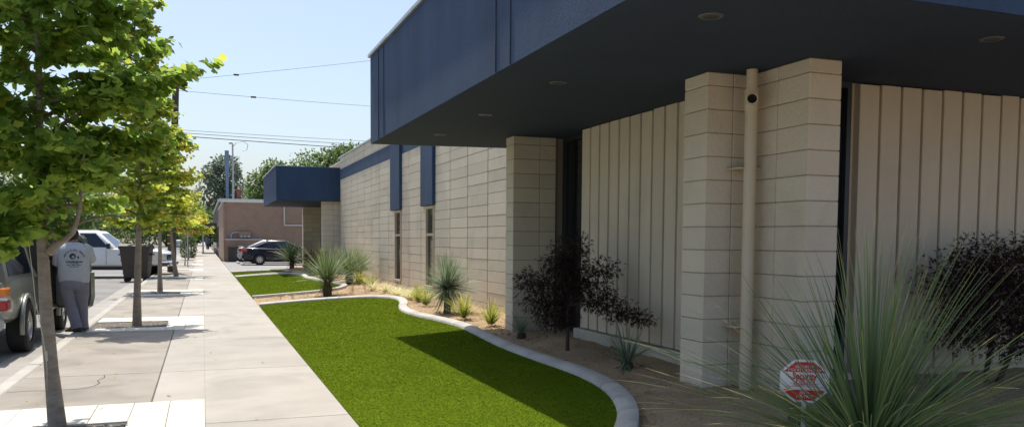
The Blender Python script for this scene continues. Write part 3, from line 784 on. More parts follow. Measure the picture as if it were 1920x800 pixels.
big_tree('broadleaf_tree', 'large green tree rising behind the low brown brick building', (7.0, 88, 0), 8.8, 2.5, 3.6, 1, 9000, .34)
big_tree('broadleaf_tree', 'wide green tree showing above the small navy canopy', (13.0, 84, 0), 10.2, 3.0, 5.4, 2, 14000, .36, lobes=22)
big_tree('broadleaf_tree', 'green tree showing between the navy canopy and the block wall', (20.5, 86, 0), 9.6, 3.0, 4.5, 8, 9000, .36)
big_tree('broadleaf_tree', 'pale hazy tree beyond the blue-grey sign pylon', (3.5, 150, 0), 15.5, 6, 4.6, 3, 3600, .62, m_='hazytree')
for k, (x, y, h, rx) in enumerate(((-6.5, 175, 11, 7), (-3.5, 190, 9, 6), (1.5, 200, 9, 6), (8, 210, 10, 6))):
    big_tree('distant_tree', ['far tree over the road left of the parked silver car', 'far tree above the silver car at the end of the road', 'far tree closing the end of the sidewalk', 'far tree right of the end of the sidewalk'][k], (x, y, -.1), h, 1.0, rx, 50 + k, 2600, .8, lobes=14, group='trees closing the end of the street')
for k, (x, y, h, rx) in enumerate(((-20, 30, 8, 4.5), (-19, 47, 9, 5), (-21, 66, 8.5, 5), (-19, 90, 9, 5), (-20, 16, 8, 4))):
    big_tree('distant_tree', ['tree across the road straight behind the white pickup', 'tree across the road, second from the pickup', 'tree across the road, third from the pickup', 'tree across the road, farthest of its row', 'tree across the road behind the nearest street tree'][k], (x, y, 0), h, 1.8, rx, 70 + k, 4000, .36, lobes=14, group='trees across the road')
# columnar bush on the far sidewalk
g = np.random.default_rng(91); root = thing('street_bush', 'dark green columnar bush on the far sidewalk beyond the stake', 'bush', (-.95, 62, 0))
MB().tube([(0, 0, -.1), (.02, 0, 1.2)], [.05, .02], 6).build('stem', 'bark_dark', root)
n = 2600; th = g.uniform(0, 6.283, n); zz = g.uniform(.12, 1.7, n); rd = .55 * np.sqrt(np.clip(1 - ((zz - .8) / 1.0) ** 2, .05, 1)) * g.random(n) ** .4
P = np.column_stack([np.cos(th) * rd, np.sin(th) * rd, zz]); D = np.column_stack([np.cos(th), np.sin(th), g.uniform(-.3, .9, n)])
link('crown', leaves('crown', P, D, g.uniform(.07, .13, n), g.uniform(0, .7, n), OVAL, OVALF, 'bigtree', g, .6), root, 'stuff')
# ------------------------------------------------------------------ dark red shrubs under the canopy
MAP = np.array([(0, 0, 0), (-.07, .30, .05), (-.42, .62, .02), (-.07, .46, .03), (0, 1.15, -.08), (.07, .46, .03), (.42, .62, .02), (.07, .30, .05)], float)
MAPF = np.array([(0, 7, 4, 1), (1, 4, 3, 2), (7, 6, 5, 4)])
def lace_maple(label, base, blobs, seed, n, lsz, stems, trunk_r=.024):
    g = np.random.default_rng(seed); r = random.Random(seed)
    root = thing('maple_shrub', label, 'shrub', base, 0, 'dark red maples by the board walls')
    tb = MB()
    for s_ in stems: tb.tube(s_, [trunk_r * 1.25] + [trunk_r * (1 - .7 * i / max(len(s_) - 2, 1)) for i in range(len(s_) - 1)], 9)
    h = Vector(stems[0][-1])
    for c, rad in blobs:
        c = Vector(c); tb.tube([h * .85, h.lerp(c, .5) + Vector((0, 0, .05)), c], [trunk_r * .5, trunk_r * .35, .004], 5, False)
    tb.build('trunk', 'bark_dark', root, smooth=60)
    P = []; D = []
    tot = sum(r_[0] * r_[1] * r_[2] for _, r_ in blobs)
    for c, rad in blobs:
        k = int(n * rad[0] * rad[1] * rad[2] / tot) + 30
        d = g.normal(0, 1, (k, 3)); d /= np.linalg.norm(d, axis=1, keepdims=True); q_ = d * (g.random(k) ** .45)[:, None] * g.uniform(.7, 1.2, (k, 1)) * np.array(rad)
        P.append(np.array(c) + q_); dd = d + g.normal(0, .5, (k, 3)); dd[:, 2] -= .55; D.append(dd)
    P = np.vstack(P); D = np.vstack(D)
    link('crown', leaves('crown', P, D, g.uniform(.6, 1.25, len(P)) * lsz, g.random(len(P)), MAP, MAPF, 'maple', g, .5), root, 'stuff')
    return root
bx, by = 3.99, 8.8
lace_maple('dark red laceleaf maple with a single thin trunk in front of the board wall', (bx, by, .24),
           [((.02, 0, .86), (.30, .30, .30)), ((-.28, .1, .62), (.30, .26, .22)), ((.05, .15, 1.12), (.22, .2, .22)), ((.22, -.3, .66), (.25, .28, .20)), ((.34, -.62, .50), (.2, .26, .13)), ((.42, -.95, .44), (.16, .24, .09)),
            ((-.46, .0, .82), (.22, .2, .13)), ((-.12, .1, .40), (.3, .25, .18)), ((.12, -.1, 1.22), (.13, .13, .16)), ((.3, -.3, .95), (.22, .2, .12)), ((-.2, -.1, 1.0), (.2, .2, .16))],
           5, 7600, .058, [[(0, 0, -.15), (0, 0, .02), (.01, .01, .25), (-.01, 0, .42), (.02, 0, .6)]])
sh = (6.75, 5.55, .24)
lace_maple('broad dark red shrub behind the big spiky plant at the right edge', sh,
           [((0, 0, .75), (.45, .35, .35)), ((-.35, .1, .95), (.32, .28, .24)), ((.4, .1, 1.0), (.45, .3, .28)), ((-.1, 0, 1.15), (.4, .25, .2)), ((.75, 0, .75), (.4, .35, .35)), ((-.45, -.1, .55), (.35, .3, .26)), ((.1, -.25, .45), (.5, .3, .25)), ((.75, .1, 1.2), (.35, .25, .2)), ((1.2, .0, .9), (.4, .3, .4))],
           9, 10500, .066, [[(0, 0, -.15), (0, 0, .1), (.05, 0, .4), (-.05, .05, .8)], [(.1, 0, -.1), (.25, 0, .15), (.5, 0, .6), (.7, .05, 1.0)]])
# ------------------------------------------------------------------ spiky plants
def blades(n, length, width, g, el=(0, 1.5), droop=.3, segs=5, r0_=.03, tip=(.0, 1.), jitter=.15, origin=(0, 0, 0), tdev=.12, fold=0., lenvar=.2, power=1.):
    """rosette of tapering curved strips; returns V, F, per-vertex tint"""
    az = g.uniform(0, 6.283, n); e = el[0] + (el[1] - el[0]) * g.random(n); ln = length * g.uniform(1 - lenvar, 1 + lenvar * .6, n)
    dh = np.column_stack([np.cos(az), np.sin(az), np.zeros(n)]); P0 = np.array(origin) + dh * (r0_ * g.random(n))[:, None] + np.column_stack([np.zeros(n), np.zeros(n), g.uniform(0, r0_ * 2, n)])
    sd = np.column_stack([-np.sin(az), np.cos(az), np.zeros(n)]); tw = g.uniform(-.6, .6, n)
    rows = segs + 1; V = np.empty((n, rows * 2, 3)); T = np.empty((n, rows * 2)); dr = droop * g.uniform(.3, 1.4, n); bend = g.normal(0, jitter, n)
    pos = P0.copy(); off = g.normal(0, tdev, n)
    for i in range(rows):
        t = i / segs; ee = e - dr * t * t * 1.6; w_ = width * (1 - .92 * t ** 1.6) * (.85 if i == 0 else 1)
        az2 = az + bend * t; d = np.column_stack([np.cos(az2) * np.cos(ee), np.sin(az2) * np.cos(ee), np.sin(ee)])
        nrm = np.cross(d, sd); wv = sd * np.cos(tw)[:, None] + nrm * np.sin(tw)[:, None]
        V[:, 2 * i] = pos + wv * w_ / 2; V[:, 2 * i + 1] = pos - wv * w_ / 2
        T[:, 2 * i] = T[:, 2 * i + 1] = np.clip(tip[0] + (tip[1] - tip[0]) * t ** power + off * (1 - t * .5), 0, 1)
        pos = pos + d * (ln / segs)[:, None]
    q_ = np.array([(2 * i, 2 * i + 1, 2 * i + 3, 2 * i + 2) for i in range(segs)])
    F = (np.arange(n) * rows * 2)[:, None, None] + q_[None]
    return V.reshape(-1, 3), F.reshape(-1, 4), T.ravel()
def join(parts):
    V = []; F = []; T = []; o = 0
    for v, f, t in parts: V.append(v); F.append(f + o); T.append(t); o += len(v)
    return np.vstack(V), np.vstack(F), np.concatenate(T)
def spiky(name, label, base, parts, m_, trunk=None, group=None, cat='plant'):
    root = thing(name, label, cat, base, 0, group); V, F, T = join(parts)
    link('foliage', npmesh('foliage', V, F, m_, T, 'POINT'), root, 'stuff')
    if trunk:
        tb = MB(); n = len(trunk); tb.tube([(0, 0, z) for z, _ in trunk], [r for _, r in trunk], 12); tb.build('trunk', 'bark_dark', root, smooth=60)
    return root
g = np.random.default_rng(12)
spiky('desert_spoon', 'big spiky fine-leaved plant in front of the near pillar, spreading over the security sign', (3.45, 3.55, .18),
      [blades(360, 1.16, .0135, g, (.3, 1.5), .16, 8, .06, (.32, 1.0), .07, (0, 0, .1), .14, lenvar=.3, power=5), blades(300, 1.28, .0122, g, (.02, .65), .3, 8, .05, (.4, 1.05), .08, (0, 0, .08), .15, lenvar=.3, power=4), blades(60, .8, .010, g, (-.3, .2), .2, 5, .05, (.0, .1), .1, (0, 0, .06), .05)], 'spoon', [(-.1, .07), (.12, .08), (.2, .03)])
def spoon(label, base, L, n, w_, seed, hgt=.25, group='spiky plants along the wall'):
    g = np.random.default_rng(seed)
    return spiky('desert_spoon', label, base, [blades(n, L, w_, g, (.05, 1.5), .25, 6, .05, (.25, .95), .08, (0, 0, hgt), .15, lenvar=.3, power=3), blades(n // 4, L * .5, w_, g, (-1.2, -.1), .1, 4, .05, (.0, .12), .1, (0, 0, hgt), .05)], 'spoon',
                 [(-.1, .10), (hgt * .6, .11), (hgt + .06, .05)], group)
spoon('grey-green spiky plant standing between the large and the middle lawns', (2.85, 20.55, .13), .95, 420, .014, 21, .30)
spoon('pale spiky plant by the wall behind the other spiky one', (3.95, 24.0, .23), .85, 380, .014, 22, .28)
spoon('silvery spiky plant squeezed against the block wall', (4.35, 24.6, .23), .8, 300, .015, 23, .28)
spoon('spiky plant in front of the dark sedan', (3.75, 38.4, .2), 1.0, 320, .018, 24, .35)
def yucca(label, base, L, n, w_, seed, hgt, el=(-.3, 1.5), group='yuccas in the planting bed'):
    g = np.random.default_rng(seed)
    return spiky('yucca', label, base, [blades(n, L, w_, g, el, .12, 5, .04, (.1, .75), .05, (0, 0, hgt), .2), blades(n // 3, L * .9, w_, g, (-1.3, -.3), .05, 4, .04, (.1, .6), .08, (0, 0, hgt), .1)], 'yucca', [(-.1, .07), (hgt + .03, .06)], group)
yucca('round blue-green yucca on a short skirted trunk by the second slit window', (4.02, 14.0, .23), .62, 480, .016, 31, .40)
yucca('small broad-leaved yucca in the shade between maple and near pillar', (4.0, 7.36, .23), .42, 34, .026, 32, .02, (.25, 1.35))
yucca('small green tuft at the foot of the far pillar', (3.95, 10.2, .23), .30, 50, .012, 33, .02, (.4, 1.5), 'grass tufts in the bed')
yucca('small pale yucca in the shade behind the big spiky plant', (5.55, 5.0, .23), .34, 34, .022, 34, .02, (.1, 1.2))
yucca('short green tuft at the near pillar foot behind the sign', (3.95, 4.75, .22), .28, 30, .015, 35, .02, (.2, 1.2), 'grass tufts in the bed')
ORD = ['first', 'second', 'third', 'fourth', 'fifth', 'sixth', 'seventh', 'eighth', 'ninth', 'last']
def tuft(label, base, L, n, seed, m_='limegrass', w_=.012, el=(.45, 1.5), tip=(.1, .9), group='grass tufts in the bed', name='grass_tuft'):
    g = np.random.default_rng(seed); return spiky(name, label, base, [blades(n, L, w_, g, el, .35, 4, .05, tip, .2, (0, 0, 0), .15, lenvar=.35)], m_, None, group)
tuft('yellow-green grass tuft nearest the far pillar', (4.05, 11.72, .23), .34, 130, 41)
tuft('yellow-green grass tuft right in front of the round yucca', (3.98, 12.87, .23), .38, 170, 42)
tuft('lime grass tuft left of the round yucca', (4.05, 15.6, .23), .36, 150, 43)
tuft('lime grass tuft behind the round yucca, left of the other', (4.15, 16.6, .23), .40, 150, 44)
tuft('upright green tuft by the far wall, left one', (4.12, 23.2, .23), .42, 110, 45)
tuft('upright green tuft by the far wall, right one', (4.2, 22.0, .23), .42, 90, 46)
for k, (x, y) in enumerate(((3.98, 20.6), (4.2, 20.1), (4.05, 19.5), (4.3, 19.1), (4.1, 18.7), (4.25, 18.3), (4.0, 18.0), (4.2, 17.6), (4.35, 17.2), (4.1, 17.1))):
    tuft('cream striped groundcover clump under the slit windows, %s from the far end of its row' % ORD[k], (x, y, .225), .24, 90, 60 + k, 'cream', .014, (.05, 1.2), (.1, .9), 'cream groundcover clumps', 'groundcover_clump')
for k, (x, y, s_) in enumerate(((2.0, 20.4, .16), (1.75, 20.7, .12), (2.3, 20.2, .12), (3.75, 20.2, .2), (3.6, 21.3, .2), (3.9, 21.2, .16), (3.35, 20.0, .14))):
    tuft(['dry sprout between the lawns, midway along the gap', 'tiny dry sprout between the lawns nearest the sidewalk', 'tiny dry sprout just left of the spiky plant between the lawns', 'larger dry sprout right of the spiky plant between the lawns', 'dry sprout beside the rounded corner of the middle lawn', 'dry sprout nearest the upright tufts by the far wall', 'dry sprout at the foot of the spiky plant between the lawns'][k], (x, y, zg(x) - .03), s_, 26, 80 + k, 'dry', .008, (.2, 1.4), (.0, .9), 'dry sprouts between lawns', 'dry_sprout')
g = np.random.default_rng(95); root = thing('dark_bush', 'dark purple-red bush under the small far canopy', 'shrub', (3.95, 31.0, .22))
MB().tube([(0, 0, -.1), (0, 0, .5)], [.04, .015], 6).build('stem', 'bark_dark', root)
n = 2200; d = g.normal(0, 1, (n, 3)); d /= np.linalg.norm(d, axis=1, keepdims=True); P = d * (g.random(n) ** .4)[:, None] * np.array([.5, .6, .42]) + np.array([0, 0, .45]); P[:, 2] = np.maximum(P[:, 2], .03)
link('crown', leaves('crown', P, d + g.normal(0, .5, (n, 3)), g.uniform(.06, .11, n), g.random(n), OVAL, OVALF, 'maple', g, .6), root, 'stuff')
# ------------------------------------------------------------------ security sign
# octagon 0.25 m, facing the sidewalk, slightly turned
sp = EYE + (Vector((3.03, 3.59, .757)) - EYE) * 1.07; sg = thing('security_sign', 'red and white octagonal security sign on a white stake among spiky leaves', 'sign', (sp.x, sp.y, zg(sp.x) - .03), -.62)
zc_ = sp.z - (zg(sp.x) - .03); SC = 1.06
def octo(r, sq=1.): r = r * SC; return [(r * math.cos(R_(22.5 + 45 * k)), zc_ + sq * r * math.sin(R_(22.5 + 45 * k))) for k in range(8)]
MB().prism(octo(.137, .92), 'y', -.003, .003).build('panel', 'sign_white', sg)
def clip_band(poly, z0, z1):
    def cl(P, f):
        out = []
        for a, b_ in zip(P, P[1:] + P[:1]):
            fa, fb = f(a), f(b_)
            if fa >= 0: out.append(a)
            if (fa >= 0) != (fb >= 0): t = fa / (fa - fb); out.append((a[0] + (b_[0] - a[0]) * t, a[1] + (b_[1] - a[1]) * t))
        return out
    return cl(cl(poly, lambda p: p[1] - z0), lambda p: z1 - p[1])
MB().prism(clip_band(octo(.124, .91), zc_ + .052, zc_ + .2), 'y', -.0045, -.0031).build('red_field', 'sign_red', sg)
MB().prism(clip_band(octo(.124, .91), zc_ - .2, zc_ - .052), 'y', -.0045, -.0031).build('red_field', 'sign_red', sg)
def text(s_, size, x, z, m_, parent, y=-.006, sx=1., bold=0.):
    cu = bpy.data.curves.new('lettering', 'FONT'); cu.body = s_; cu.size = size; cu.align_x = 'CENTER'; cu.align_y = 'CENTER'; cu.extrude = .0006; cu.offset = bold; cu.resolution_u = 3
    o = bpy.data.objects.new('lettering', cu); col.objects.link(o); bpy.context.view_layer.update()
    me = bpy.data.meshes.new_from_object(o.evaluated_get(bpy.context.evaluated_depsgraph_get())); bpy.data.objects.remove(o)
    me.transform(Matrix.Diagonal((sx, 1, 1, 1))); me.transform(Matrix.Rotation(R_(90), 4, 'X')); me.transform(Matrix.Translation((x, y, z)))
    me.materials.clear(); me.materials.append(M[m_]); return link('lettering', me, parent)
text('SECURITY', .023, 0, zc_ + .083, 'sign_white', sg)
text('MONITORING BY', .023, 0, zc_ + .063, 'sign_white', sg)
text('Security', .052, 0, zc_ + .028, 'sign_red', sg, sx=.78, bold=.0012)
text('FIRST', .034, 0, zc_ + .0, 'sign_red', sg, sx=1.2)
text('ALARM KING', .021, 0, zc_ - .0215, 'sign_red', sg)
for z in (.0135, .032, .0475): MB().box(-.082 if z < .02 else -.105, .082 if z < .02 else .105, -.0048, -.0034, zc_ - z - .0008, zc_ - z + .0008).build('rule', 'sign_red', sg)
text('(559)', .024, 0, zc_ - .068, 'sign_white', sg)
text('709-7989', .024, 0, zc_ - .09, 'sign_white', sg)
MB().box(-.012, .012, .0032, .012, -.08, zc_ + .02).build('stake', 'sign_white', sg)
# ------------------------------------------------------------------ utility pole, wires, far posts
up = thing('utility_pole', 'dark wooden utility pole with two yellow bands behind the fourth tree', 'pole', (-1.33, 40.2, 0))
MB().tube([(0, 0, -.2), (.08, 0, 3), (.32, 0, 8.7)], [.19, .175, .135], 14).build('shaft', 'pole_wood', up, smooth=50)
for z in (1.25, 1.62): MB().tube([(.02, 0, z), (.02, 0, z + .05)], .187, 16).build('band', 'yellow_band', up, smooth=50)
MB().bev(.12, .4, -.12, .12, 5.9, 6.45, .02).build('terminal_box', 'pole_wood', up)
def wire(label, a, b_, sag, r=.011, knob=None):
    a, b_ = Vector(a), Vector(b_); pts = [a.lerp(b_, i / 16) - Vector((0, 0, sag * 4 * (i / 16) * (1 - i / 16))) for i in range(17)]
    o = thing('power_line', label, 'cable', (0, 0, 0), 0, 'overhead lines'); MB().tube(pts, r, 6).build('cable', 'wire', o)
    if knob is not None: p = pts[knob]; MB().tube([p - Vector((.12, 0, 0)), p + Vector((.12, 0, 0))], .045, 8).build('splice', 'wire', o)
wire('thin overhead cable, topmost, rising to the right', (-1.05, 40.2, 8.5), (20, 50, 14.3), .1, .008, 2)
wire('thin overhead cable, second from the top, sloping down right', (-1.05, 40.2, 8.08), (26, 48, 9.4), .2, .008, 2)
wire('thick overhead cable, lowest of the lines from the pole', (-1.05, 40.2, 6.08), (26, 48, 6.6), .12, .018)
wire('overhead cable just above the lowest one', (-1.05, 40.2, 6.22), (26, 48, 6.95), .12, .012)
wire('overhead cable third from the bottom', (-1.05, 40.2, 6.34), (26, 48, 7.3), .12, .009)
py = thing('sign_pylon', 'slim blue-grey pylon rising behind the brown brick building', 'pylon', (2.05, 76, 0))
MB().bev(-.12, .12, -.12, .12, -.1, 7.0, .02).build('shaft', 'pylon', py); MB().bev(-.17, .17, -.15, .15, 7.01, 9.1, .02).build('head', 'pylon', py)
lp = thing('street_lamp', 'thin grey lamp post with curled arm beside the pylon', 'lamp', (2.6, 78, 0))
MB().tube([(0, 0, -.1), (0, 0, 9.9)], [.12, .07], 10).build('post', 'grey_metal', lp)
MB().tube([(0, 0, 9.6), (.3, 0, 10.0), (.9, 0, 10.15), (1.3, 0, 9.9), (1.2, 0, 9.4), (.8, 0, 9.3)], .03, 6).build('arm', 'grey_metal', lp)
MB().tube([(-.3, 0, 9.95), (.0, 0, 9.98)], [.12, .08], 8).build('lamp_head', 'grey_metal', lp)
chm = thing('chimney_stack', 'dark red brick chimney behind the brown building', 'chimney', (2.95, 75, 0))
MB().bev(-.14, .14, -.14, .14, -.1, 5.6, .02).build('stack', 'red_brick', chm); MB().bev(-.18, .18, -.18, .18, 5.601, 5.75, .02).build('cap', 'red_brick', chm)
# ------------------------------------------------------------------ brown brick building across the lot
tb_ = thing('brick_building', 'low brown brick building beyond the parking lot', 'building', (6, 57.5, 0))
TI = Matrix.Translation((-6, -57.5, 0))
def tp_(mbx, name, m_, parent=None, **k):
    o = mbx.build(name, m_, tb_ if parent is None else parent, **k)
    if parent is None: o.matrix_parent_inverse = TI
    return o
body = tp_(MB().box(1.42, 26, 57.5, 74, -.1, 3.88), 'wall', 'tan_brick')
tp_(MB().box(1.28, 1.42, 57.42, 74.1, -.1, 3.80), 'pier_wall', 'tan_side')
for i in range(16):                                  # brick courses read as fine ledges
    MB().box(1.43, 26, 57.492, 57.5, .2 + i * .23, .204 + i * .23).build('brick_course', 'tan_side', body)
MB().bev(1.22, 26, 57.38, 74.2, 3.881, 3.96, .01).build('coping', 'tan_trim', body)
lw = tp_(MB().box(1.43, 3.78, 57.1, 57.49, -.1, 1.42), 'low_wall', 'tan_brick'); MB().bev(1.40, 3.85, 57.05, 57.489, 1.421, 1.50, .01).build('ledge', 'tan_trim', lw)
mt = tp_(MB().bev(2.25, 3.0, 57.25, 57.47, 1.56, 1.98, .02), 'meter_box', 'tan_side')
for k in range(3): MB().tube([(2.4 + .22 * k, 57.24, 1.66), (2.4 + .22 * k, 57.16, 1.66)], .08, 12).build('meter', 'grey_metal', mt)
tp_(MB().tube([(1.75, 57.4, 1.5), (1.75, 57.4, 1.75), (1.85, 57.4, 1.88), (2.0, 57.4, 1.92), (2.25, 57.4, 1.92)], .05, 8), 'conduit', 'grey_metal', smooth=50)
wp = tp_(MB().box(5.2, 8.6, 57.46, 57.495, 2.5, 3.86), 'panel', 'tan_side'); MB().bev(5.1, 8.7, 57.36, 57.485, 2.38, 2.48, .01).build('sill', 'tan_trim', wp); MB().bev(5.1, 5.19, 57.38, 57.49, 2.481, 3.86, .01).build('jamb', 'tan_trim', wp)
# bin enclosure at its foot
ub = thing('utility_cabinet', 'dark brown metal cabinet at the foot of the brick building', 'cabinet', (2.0, 56.6, .012))
MB().bev(-.5, .5, -.25, .25, 0, .92, .02).build('body', 'bin_brown', ub); MB().bev(-.54, .54, -.28, .28, .921, .98, .015).build('lid', 'far_dark', ub)
for s_ in (-.46, .0, .46): MB().box(s_ - .03, s_ + .03, -.27, -.252, .02, .9).build('rib', 'far_dark', ub)
bo = thing('bollard', 'short dark bollard beside the parked dark sedan', 'bollard', (3.2, 56.2, .012)); MB().tube([(0, 0, -.05), (0, 0, 1.1), (0, 0, 1.16)], [.07, .07, .03], 12).build('post', 'far_dark', bo, smooth=50)
# dark shopfront further along with awnings over the sidewalk
fb = thing('shop_building', 'dark far shopfront with an awning over the sidewalk', 'building', (6, 90, 0))
FI = Matrix.Translation((-6, -90, 0))
for nm, a, m_ in (('wall', (1.35, 24, 74.6, 118, -.1, 4.6), 'far_dark'), ('awning', (-.2, 1.349, 88, 96, 2.75, 3.05), 'far_dark'), ('parapet', (1.3, 24, 74.5, 118, 4.601, 4.9), 'grey_metal')):
    o = MB().box(*a).build(nm, m_, fb); o.matrix_parent_inverse = FI
for k in range(5):
    o = MB().box(1.30, 1.349, 76.5 + k * 8, 80.5 + k * 8, .5, 2.6).build('window', 'glass', fb); o.matrix_parent_inverse = FI
o = MB().box(-.05, .1, 88.1, 88.25, -.1, 2.75).build('awning_post', 'grey_metal', fb); o.matrix_parent_inverse = FI
# stores across the road
for k, (y0, y1, h) in enumerate(((8, 34, 4.2), (40, 62, 5.0), (66, 100, 4.4))):
    f2 = thing('roadside_building', ['long pale building across the road, nearest', 'pale building across the road, taller middle one', 'pale building across the road, farthest'][k], 'building', (-26, y0, 0), 0, 'buildings across the road')
    MB().box(-8, 0, 0, y1 - y0, -.2, h).build('wall', 'stucco_far', f2); MB().box(-8.1, .1, -.1, y1 - y0 + .1, h + .001, h + .2).build('parapet', 'white_trim', f2)
    for q_ in range(int((y1 - y0) / 4)): MB().box(.001, .05, 1 + q_ * 4, 3.6 + q_ * 4, .8, 2.6).build('window', 'glass', f2)
# ------------------------------------------------------------------ vehicles
def evalmesh(o, name):
    bpy.context.view_layer.update()
    me = bpy.data.meshes.new_from_object(o.evaluated_get(bpy.context.evaluated_depsgraph_get())); me.name = name
    return me
def wheel(parent, x, y, r, w_, side, spokes=10, rimr=.64):
    """tyre + rim as two parts; axle along local y"""
    n = 28; prof = [(r * .62, -w_ / 2), (r * .93, -w_ / 2), (r, -w_ / 2 + .03), (r, w_ / 2 - .03), (r * .93, w_ / 2), (r * .62, w_ / 2)]
    V = []; F = []
    for a, b_ in prof:
        for k in range(n): t = 2 * math.pi * k / n; V.append((x + a * math.cos(t), y + b_, r + a * math.sin(t)))
    for i in range(len(prof) - 1):
        for k in range(n): k2 = (k + 1) % n; F.append((i * n + k, i * n + k2, (i + 1) * n + k2, (i + 1) * n + k))
    ty = MB().add(V, F).build('wheel', 'tyre', parent, smooth=40)
    rb = MB(); yo = y + side * (w_ / 2 - .025); c = (x, y, r)
    V = []; F = []
    for (a, yy) in ((r * rimr, yo + side * .012), (r * rimr * .9, yo + side * .012), (r * rimr * .86, yo - side * .05)):
        for k in range(n): t = 2 * math.pi * k / n; V.append((x + a * math.cos(t), yy, r + a * math.sin(t)))
    for i in range(2):
        for k in range(n): k2 = (k + 1) % n; F.append((i * n + k, i * n + k2, (i + 1) * n + k2, (i + 1) * n + k))
    rb.add(V, F)
    for s_ in range(spokes):
        t = 2 * math.pi * s_ / spokes; ct, st_ = math.cos(t), math.sin(t); hw = .016 + .1 / spokes
        q_ = []
        for (rad, k) in ((r * .12, 1.25), (r * rimr * .88, .8)):
            for sgn in (-1, 1): q_.append((x + ct * rad - st_ * hw * k * sgn, yo - side * .004, r + st_ * rad + ct * hw * k * sgn))
        q2 = [(p[0], p[1] - side * .03, p[2]) for p in q_]
        rb.add(q_ + q2, [(0, 1, 3, 2), (4, 6, 7, 5), (0, 2, 6, 4), (1, 5, 7, 3), (0, 4, 5, 1), (2, 3, 7, 6)])
    rb.tube([(x, yo - side * .03, r), (x, yo + side * .012, r)], r * .17, 12)
    rb.build('rim', 'rim', ty, smooth=40)
    MB().disc((x, yo - side * .055, r), r * .6, 'y', 20).build('brake_disc', 'black_trim', ty)
def car_body(root, stations, wheels, wr, paint, arch=1.13, crown=.04):
    """stations: (x, zlow, zbelt, halfwidth); wheel arches cut out of the closed body"""
    rings = []
    for x, zl, zb, hw in stations:
        h = zb - zl
        half = [(hw * .86, zl), (hw * .96, zl + .10 * h), (hw, zl + .42 * h), (hw * .985, zl + .72 * h), (hw * .955, zb - .03), (hw * .90, zb), (hw * .5, zb + crown)]
        rings.append([(x, y, z) for y, z in half] + [(x, -y, z) for y, z in reversed(half)])
    me = MB().loft(rings).mesh('body', paint, None)
    tmp = link('tmp', me); cut = MB()
    for (x, hw) in wheels:
        for s_ in (-1, 1): cut.tube([(x, s_ * (hw - .26), wr), (x, s_ * (hw + .2), wr)], wr * arch, 28)
    co = cut.build('cut', 'black_trim'); b_ = tmp.modifiers.new('b', 'BOOLEAN'); b_.object = co; b_.operation = 'DIFFERENCE'; b_.solver = 'EXACT'
    me2 = evalmesh(tmp, 'body'); bpy.data.objects.remove(tmp); bpy.data.objects.remove(co)
    me2.materials.clear(); me2.materials.append(M[paint])
    me2.shade_smooth(); me2.set_sharp_from_angle(angle=R_(32))
    return link('body', me2, root)
def cabin(root, b0, b1, zb, hwb, r0_, r1_, zr, hwr, paint, sidewins, front=True, rear=True, name='cabin'):
    """glasshouse: belt ring (x b0..b1) up to roof ring (x r0..r1); glass panes sit just proud of it"""
    def ring(a, c, hw, z, ch_): return [(a + ch_, -hw, z), (c - ch_, -hw, z), (c, -hw + ch_, z), (c, hw - ch_, z), (c - ch_, hw, z), (a + ch_, hw, z), (a, hw - ch_, z), (a, -hw + ch_, z)]
    rs = [ring(b0, b1, hwb, zb - .05, .1), ring(b0 + (r0_ - b0) * .02, b1 + (r1_ - b1) * .02, hwb, zb, .1), ring(r0_, r1_, hwr, zr - .07, .12), ring(r0_ + .06, r1_ - .08, hwr - .05, zr - .02, .14), ring(r0_ + .3, r1_ - .35, hwr - .25, zr, .14)]
    cb = MB().loft(rs).build(name, paint, root, smooth=35)
    lo, hi = rs[1], rs[2]
    def patch(A, B_, C, D, u0, u1, v0, v1, nm='window'):
        A, B_, C, D = map(Vector, (A, B_, C, D))   # A-B along belt, D-C along roof
        def P(u, v): return (A.lerp(B_, u)).lerp(D.lerp(C, u), v)
        q_ = [P(u0[0], v0), P(u1[0], v0), P(u1[1], v1), P(u0[1], v1)]; n_ = (q_[1] - q_[0]).cross(q_[3] - q_[0]).normalized()
        cen = sum((p for p in q_), Vector()) / 4; mid = Vector(((b0 + b1) / 2, 0, cen.z))
        if n_.dot(cen - mid) < 0: n_ = -n_
        q2 = [p + n_ * .006 for p in q_]; q1 = [p - n_ * .01 for p in q_]
        MB().add(q1 + q2, [(0, 1, 2, 3), (4, 7, 6, 5), (0, 4, 5, 1), (1, 5, 6, 2), (2, 6, 7, 3), (3, 7, 4, 0)]).build(nm, 'car_glass', cb)
    for u0, u1 in sidewins:
        patch(lo[0], lo[1], hi[1], hi[0], u0, u1, .08, .93); patch(lo[5], lo[4], hi[4], hi[5], u0, u1, .08, .93)
    if front: patch(lo[2], lo[3], hi[3], hi[2], (.05, .08), (.95, .92), .05, .93, 'windscreen')
    if rear: patch(lo[6], lo[7], hi[7], hi[6], (.05, .08), (.95, .92), .08, .93, 'rear_window')
    return cb
def pbox(root, name, a, m_, bev=.01, **k):
    return MB().bev(*a, bev).build(name, m_, root, **k)
